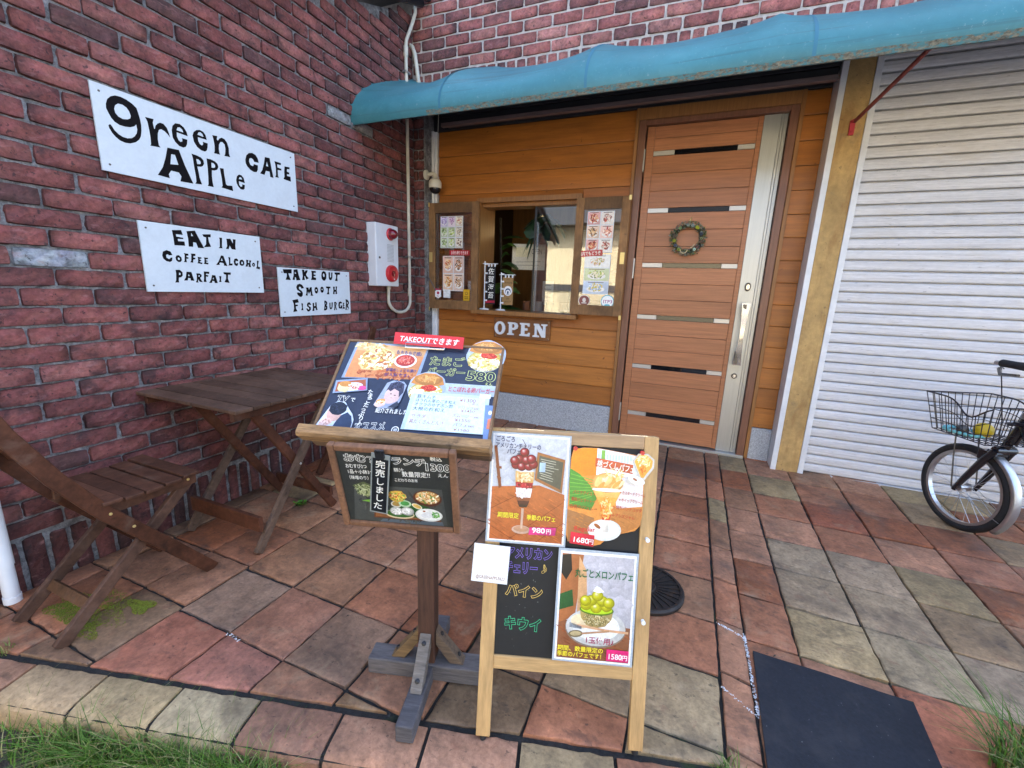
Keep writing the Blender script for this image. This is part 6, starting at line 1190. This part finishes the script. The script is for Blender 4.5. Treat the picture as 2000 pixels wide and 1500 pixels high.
# plants, lamp and papers inside
def bigleaf(mb, p, d, L, w, droop, c):
    d = Vector(d).normalized(); s = d.cross(Vector((0, 0, 1))).normalized() if abs(d.z) < .95 else Vector((1, 0, 0)); K = 7; b = len(mb.v); 
    for k in range(K+1):
        t = k/K; ww = w*sin(pi*min(1, t*.92+.08))**.7*(1 if k < K else .02); q_ = Vector(p)+d*L*t+Vector((0, 0, -droop*L*t*t))
        lob = 1-.22*(k % 2); mb.v += [tuple(q_-s*ww*lob+Vector((0, 0, -.25*ww))), tuple(q_), tuple(q_+s*ww*lob+Vector((0, 0, -.25*ww)))]
    for k in range(K):
        for j in range(2): mb.face((b+3*k+j, b+3*k+j+1, b+3*k+4+j, b+3*k+3+j), jit(c, .2))
pl_ = empty('houseplant', 'broad leaved houseplant just inside the serving window', 'plant', (.56, .62, .75))
q = MB()
for _ in range(16): a = U(-.9, 1.5); z = U(.2, 1.0); bigleaf(q, (.02*cos(a), .02, z), (cos(a), -.35+U(-.4, .5), U(.1, .7)), U(.16, .30), U(.05, .09), U(.3, .9), random.choice([(.05, .14, .02), (.09, .20, .03), (.14, .24, .05), (.03, .09, .02)]))
q.build('foliage', MT['leaf'], pl_, fix=False); q = MB(); q.tube([(0, 0, 0), (.02, .02, .5), (0, .0, 1.1)], .012, 8); q.build('stem', MT['soil'], pl_); q = MB(); q.lathe([(.08, -.25), (.11, 0), (.10, 0), (0, -.02)], (0, 0, 0), 20); q.build('pot', MT['interior_dark'], pl_, smooth=True)
hp = empty('hanging_plant', 'dark green hanging plant at the top of the serving window', 'plant', (1.02, .60, 1.80))
q = MB()
for _ in range(42): a = U(0, 2*pi); e = U(-.9, .7); bigleaf(q, (.04*cos(a), .04*sin(a), U(-.02, .06)), (cos(a)*cos(e), sin(a)*cos(e), sin(e)), U(.12, .21), U(.02, .045), U(.4, 1.2), random.choice([(.02, .055, .025), (.03, .08, .035), (.04, .10, .05)]))
q.build('foliage', MT['leaf'], hp, fix=False); q = MB(); q.lathe([(.05, -.06), (.07, .0), (.06, 0), (0, -.01)], (0, 0, 0), 16); q.tube([(0, 0, 0), (0, 0, .7)], .003, 5); q.build('pot', MT['interior_dark'], hp)
pp = empty('pendant_lamp', 'small lit pendant bulb hanging in the room behind the serving window', 'lamp', (.86, .85, 1.735)); q = MB(); q.lathe([(.0, -.05), (.016, -.045), (.022, -.02), (.018, .03), (.010, .05), (0, .052)], (0, 0, 0), 16); q.build('bulb', MT['bulb'], pp, smooth=True); q = MB(); q.lathe([(.012, .05), (.012, .09), (0, .092)], (0, 0, 0), 12); q.tube([(0, 0, .09), (0, 0, .78)], .002, 5); q.build('cord', MT['blackplastic'], pp)
pp = copy_tree(pp) if False else pp
A = Art(); A.rect(-.16, -.12, .16, .12, hx('#c9c6bc')); A.text('OPEN', .13, .03, .07, hx('#5a5a58'), .0, w=.10, align='RIGHT'); A.rect(-.13, -.0, .0, .09, hx('#d8d2b0')); A.line([(-.12, -.05), (.12, -.04)], .006, hx('#8a8a86')); A.line([(-.12, -.08), (.10, -.075)], .006, hx('#8a8a86'))
o = A.build('paper_sign', MT['print'], mw=plane_mw((.82, .74, 1.50), (.96, .28, 0), (0, 0, 1)), slab=([(-.162, -.122), (.162, -.122), (.162, .122), (-.162, .122)], hx('#c9c6bc'))); tag(o, 'white paper notice hanging inside the serving window behind the plant', 'notice')
A = Art(); A.rect(-.06, -.12, .06, .12, hx('#c8c0b4')); 
for k in range(5): A.line([(-.03, .08-.04*k), (.03, .08-.04*k)], .008, hx('#7a726a'))
o = A.build('paper_sign', MT['print'], mw=plane_mw((.97, .95, 1.16), (1, 0, 0), (0, 0, 1))); tag(o, 'small pale paper slip low inside the serving window', 'notice')
q = MB(); q.b2((.0, .0, .0), (.9, .5, .04), (.10, .05, .03)); q.b2((.0, .02, -.85), (.9, .48, -.002), (.16, .08, .04)); o = q.build('counter', MT['oldwood'], loc=(.62, .55, .93)); tag(o, 'dark wooden counter inside the serving window', 'counter')

# a guest sitting at the counter inside, seen dimly through the pane
def skin(name, verts, edges, radii, m, parent, root=0):
    me = bpy.data.meshes.new(name); me.from_pydata(verts, edges, []); o = bpy.data.objects.new(name, me); COL.objects.link(o)
    md = o.modifiers.new('skin', 'SKIN'); me.skin_vertices if me.skin_vertices else None
    bm = bmesh.new(); bm.from_mesh(me); L = bm.verts.layers.skin.verify(); bm.verts.ensure_lookup_table()
    for v, r in zip(bm.verts, radii): v[L].radius = r; v[L].use_root = v.index == root
    bm.to_mesh(me); bm.free(); sb = o.modifiers.new('sub', 'SUBSURF'); sb.levels = 2; sb.render_levels = 2; me.materials.append(m)
    if parent: o.parent = parent
    for p in me.polygons: p.use_smooth = True
    return o
pe_ = empty('person', 'person in dark clothes with dark hair sitting inside behind the serving window', 'person', (1.16, 1.42, -.08))
skn = mat('skin', (.42, .24, .17), rough=.55); shirt = mat('shirt', (.05, .03, .04), rough=.9); hair_ = mat('hair', (.012, .010, .010), rough=.5)
V = [(0, 0, .50), (0, -.01, .70), (0, 0, .92), (0, 0, 1.04), (0, -.005, 1.10), (0, -.03, 1.19), (0, -.03, 1.27), (-.17, 0, 1.00), (-.22, -.06, .78), (-.14, -.26, .80), (-.10, -.32, .80), (.17, 0, 1.00), (.22, -.06, .78), (.14, -.26, .80), (.10, -.32, .80), (-.10, -.20, .50), (-.11, -.38, .48), (-.11, -.38, .05), (.10, -.20, .50), (.11, -.38, .48), (.11, -.38, .05), (-.11, -.48, .02), (.11, -.48, .02)]
E_ = [(0, 1), (1, 2), (2, 3), (3, 4), (4, 5), (5, 6), (2, 7), (7, 8), (8, 9), (9, 10), (2, 11), (11, 12), (12, 13), (13, 14), (0, 15), (15, 16), (16, 17), (0, 18), (18, 19), (19, 20), (17, 21), (20, 22)]
RR = [(.14, .11), (.12, .095), (.13, .09), (.06, .06), (.05, .05), (.078, .095), (.07, .085), (.055, .055), (.042, .042), (.034, .034), (.03, .02), (.055, .055), (.042, .042), (.034, .034), (.03, .02), (.085, .085), (.065, .065), (.04, .04), (.085, .085), (.065, .065), (.04, .04), (.035, .03), (.035, .03)]
skin('body', V, E_, RR, skn, pe_)
skin('shirt', [(0, 0, .52), (0, -.01, .70), (0, 0, .92), (0, 0, 1.02), (-.17, 0, 1.00), (-.22, -.06, .78), (.17, 0, 1.00), (.22, -.06, .78)], [(0, 1), (1, 2), (2, 3), (2, 4), (4, 5), (2, 6), (6, 7)], [(.155, .125), (.135, .11), (.145, .105), (.075, .075), (.07, .07), (.056, .056), (.07, .07), (.056, .056)], shirt, pe_)
q = MB(); q.lathe([(.0005, .105)]+[(.098*cos(a), .105*sin(a)) for a in [pi/2-.2*k for k in range(1, 11)]]+[(.085, -.17), (.06, -.19)], (0, -.012, 1.235), 20, Matrix.Diagonal((.95, 1.0, 1))); q.v = [v if v[1] > -.055 or v[2] > 1.29 else (v[0], -.055, v[2]) for v in q.v]; q.build('hair', hair_, pe_, smooth=True)
q = MB(); q.lathe([(.012, 0), (.008, .012), (0, .016)], (0, -.118, 1.21), 10, Matrix.Rotation(pi/2, 3, 'X')); q.build('nose', skn, pe_, smooth=True)
ml = empty('houseplant', 'single large dark monstera leaf hanging at the top of the serving window', 'plant', (.98, .42, 1.80))
q = MB()
for a, L_, w_ in ((-.15, .17, .085), (.5, .15, .075), (-.9, .13, .06)): bigleaf(q, (0, 0, 0), (sin(a)*.9, -.25, -1.0*cos(a)), L_, w_, .05, (.028, .065, .032))
q.build('foliage', MT['leaf'], ml, fix=False); q = MB(); q.tube([(0, 0, 0), (.01, .05, .2), (.0, .12, .69)], .004, 6); q.build('stem', MT['soil'], ml)

A = Art(); A.poly([(-.09, -.25), (.09, -.25), (.09, .20), (-.09, .26)], hx('#8f8080'))
for k in range(30): A.ell(U(-.07, .07), U(-.23, .18), U(.012, .03), U(.008, .02), jit(random.choice([hx('#a87f86'), hx('#b89a70'), hx('#746a70'), hx('#9a5f6a')]), .15), 10, U(0, 3), .3)
o = A.build('hanging_banner', MT['cloth'], mw=plane_mw((1.40, .70, 1.40), (.96, .28, 0), (0, 0, 1)), slab=([(-.091, -.251), (.091, -.251), (.091, .201), (-.091, .261)], hx('#8f8080'))); tag(o, 'grey pink patterned cloth banner hanging inside behind the window pane', 'banner')
q = MB()
for k in range(5): q.lathe([(.035, 0), (.04, .10), (.036, .105), (0, .10)], (.10+.12*k, .12+.05*(k % 2), .04), 14, None, [(.3, .12, .06), (.5, .45, .38), (.08, .12, .08), (.4, .2, .08), (.2, .2, .22)][k])
o = None
for k, p_ in enumerate(q.parts('jar', MT['cloth'], None, smooth=True)): p_.location = (.72, .62, .93); tag(p_, ('reddish brown', 'pale cream', 'dark green', 'orange brown', 'dark grey')[k % 5]+' small jar on the dark counter inside the serving window', 'jar', 'jars on the counter inside the window')

# ================================================================ across the street (cream house mirrored in the window panes; the other two added to block sky)
hs = empty('house', 'cream rendered house with a dark roof across the street, mirrored in the window panes', 'house', (1.5, -9.6, -.19))
q = MB(); q.b2((-6.5, -5, 0), (8, 0, 3.3)); q.build('wall', MT['cream'], hs)
q = MB(); q.prism([(-5.6, 3.3), (.55, 3.3), (-2.5, 5.2)], 'x', -6.9, 8.4); q.build('roof', MT['roof'], hs)
q = MB(); q.b2((-6.4, .002, 1.40), (7.9, .06, 1.60)); q.build('band', MT['roof'], hs)
for x0, x1 in ((-6.2, -3.4), (-3.0, -.6), (-.3, 3.0)):
    q = MB(); z = .05
    while z < 1.38: q.b2((x0, .002, z), (x1, .03, z+.085)); z += .1
    q.build('shutter', MT['houseshutter'], hs)

def blocker_house(label, x0, x1, y, h, m, rise, wins):  # unseen houses added to cut the low sky and deepen shade under the awning
    e = empty('house', label, 'house', (0, y, -.19)); q = MB(); q.b2((x0, -6, 0), (x1, 0, h)); q.build('wall', m, e)
    q = MB(); q.prism([(-6.5, h), (.5, h), (-3, h+rise)], 'x', x0-.4, x1+.4); q.build('roof', MT['roof'], e)
    for wx_, wz in wins:
        q = MB(); q.b2((wx_-.8, .003, wz), (wx_+.8, .05, wz+1.1)); w_ = q.build('window', MT['whitemetal'], e); q = MB(); q.b2((wx_-.74, .051, wz+.06), (wx_+.74, .056, wz+1.04)); q.build('pane', dgl, w_)
mg = mat('greywall', (.20, .19, .18), rough=.9, noises=[(3, I3, .85, 1.1)]); mbw = mat('brownwall', (.16, .115, .08), rough=.9, noises=[(3, I3, .85, 1.1)])
blocker_house('unseen tall grey rendered house across the street, added right of the cream house to block low sky', 10.6, 20, -10.0, 6.4, mg, 1.8, ((12.5, 1.0), (15.5, 1.0), (12.5, 4.0), (15.5, 4.0)))
blocker_house('unseen brown rendered house across the street, added left of the cream house to block low sky', -16, -6.0, -9.8, 5.8, mbw, 1.8, ((-12.5, .9), (-8.5, .9), (-12.5, 3.7), (-8.5, 3.7)))
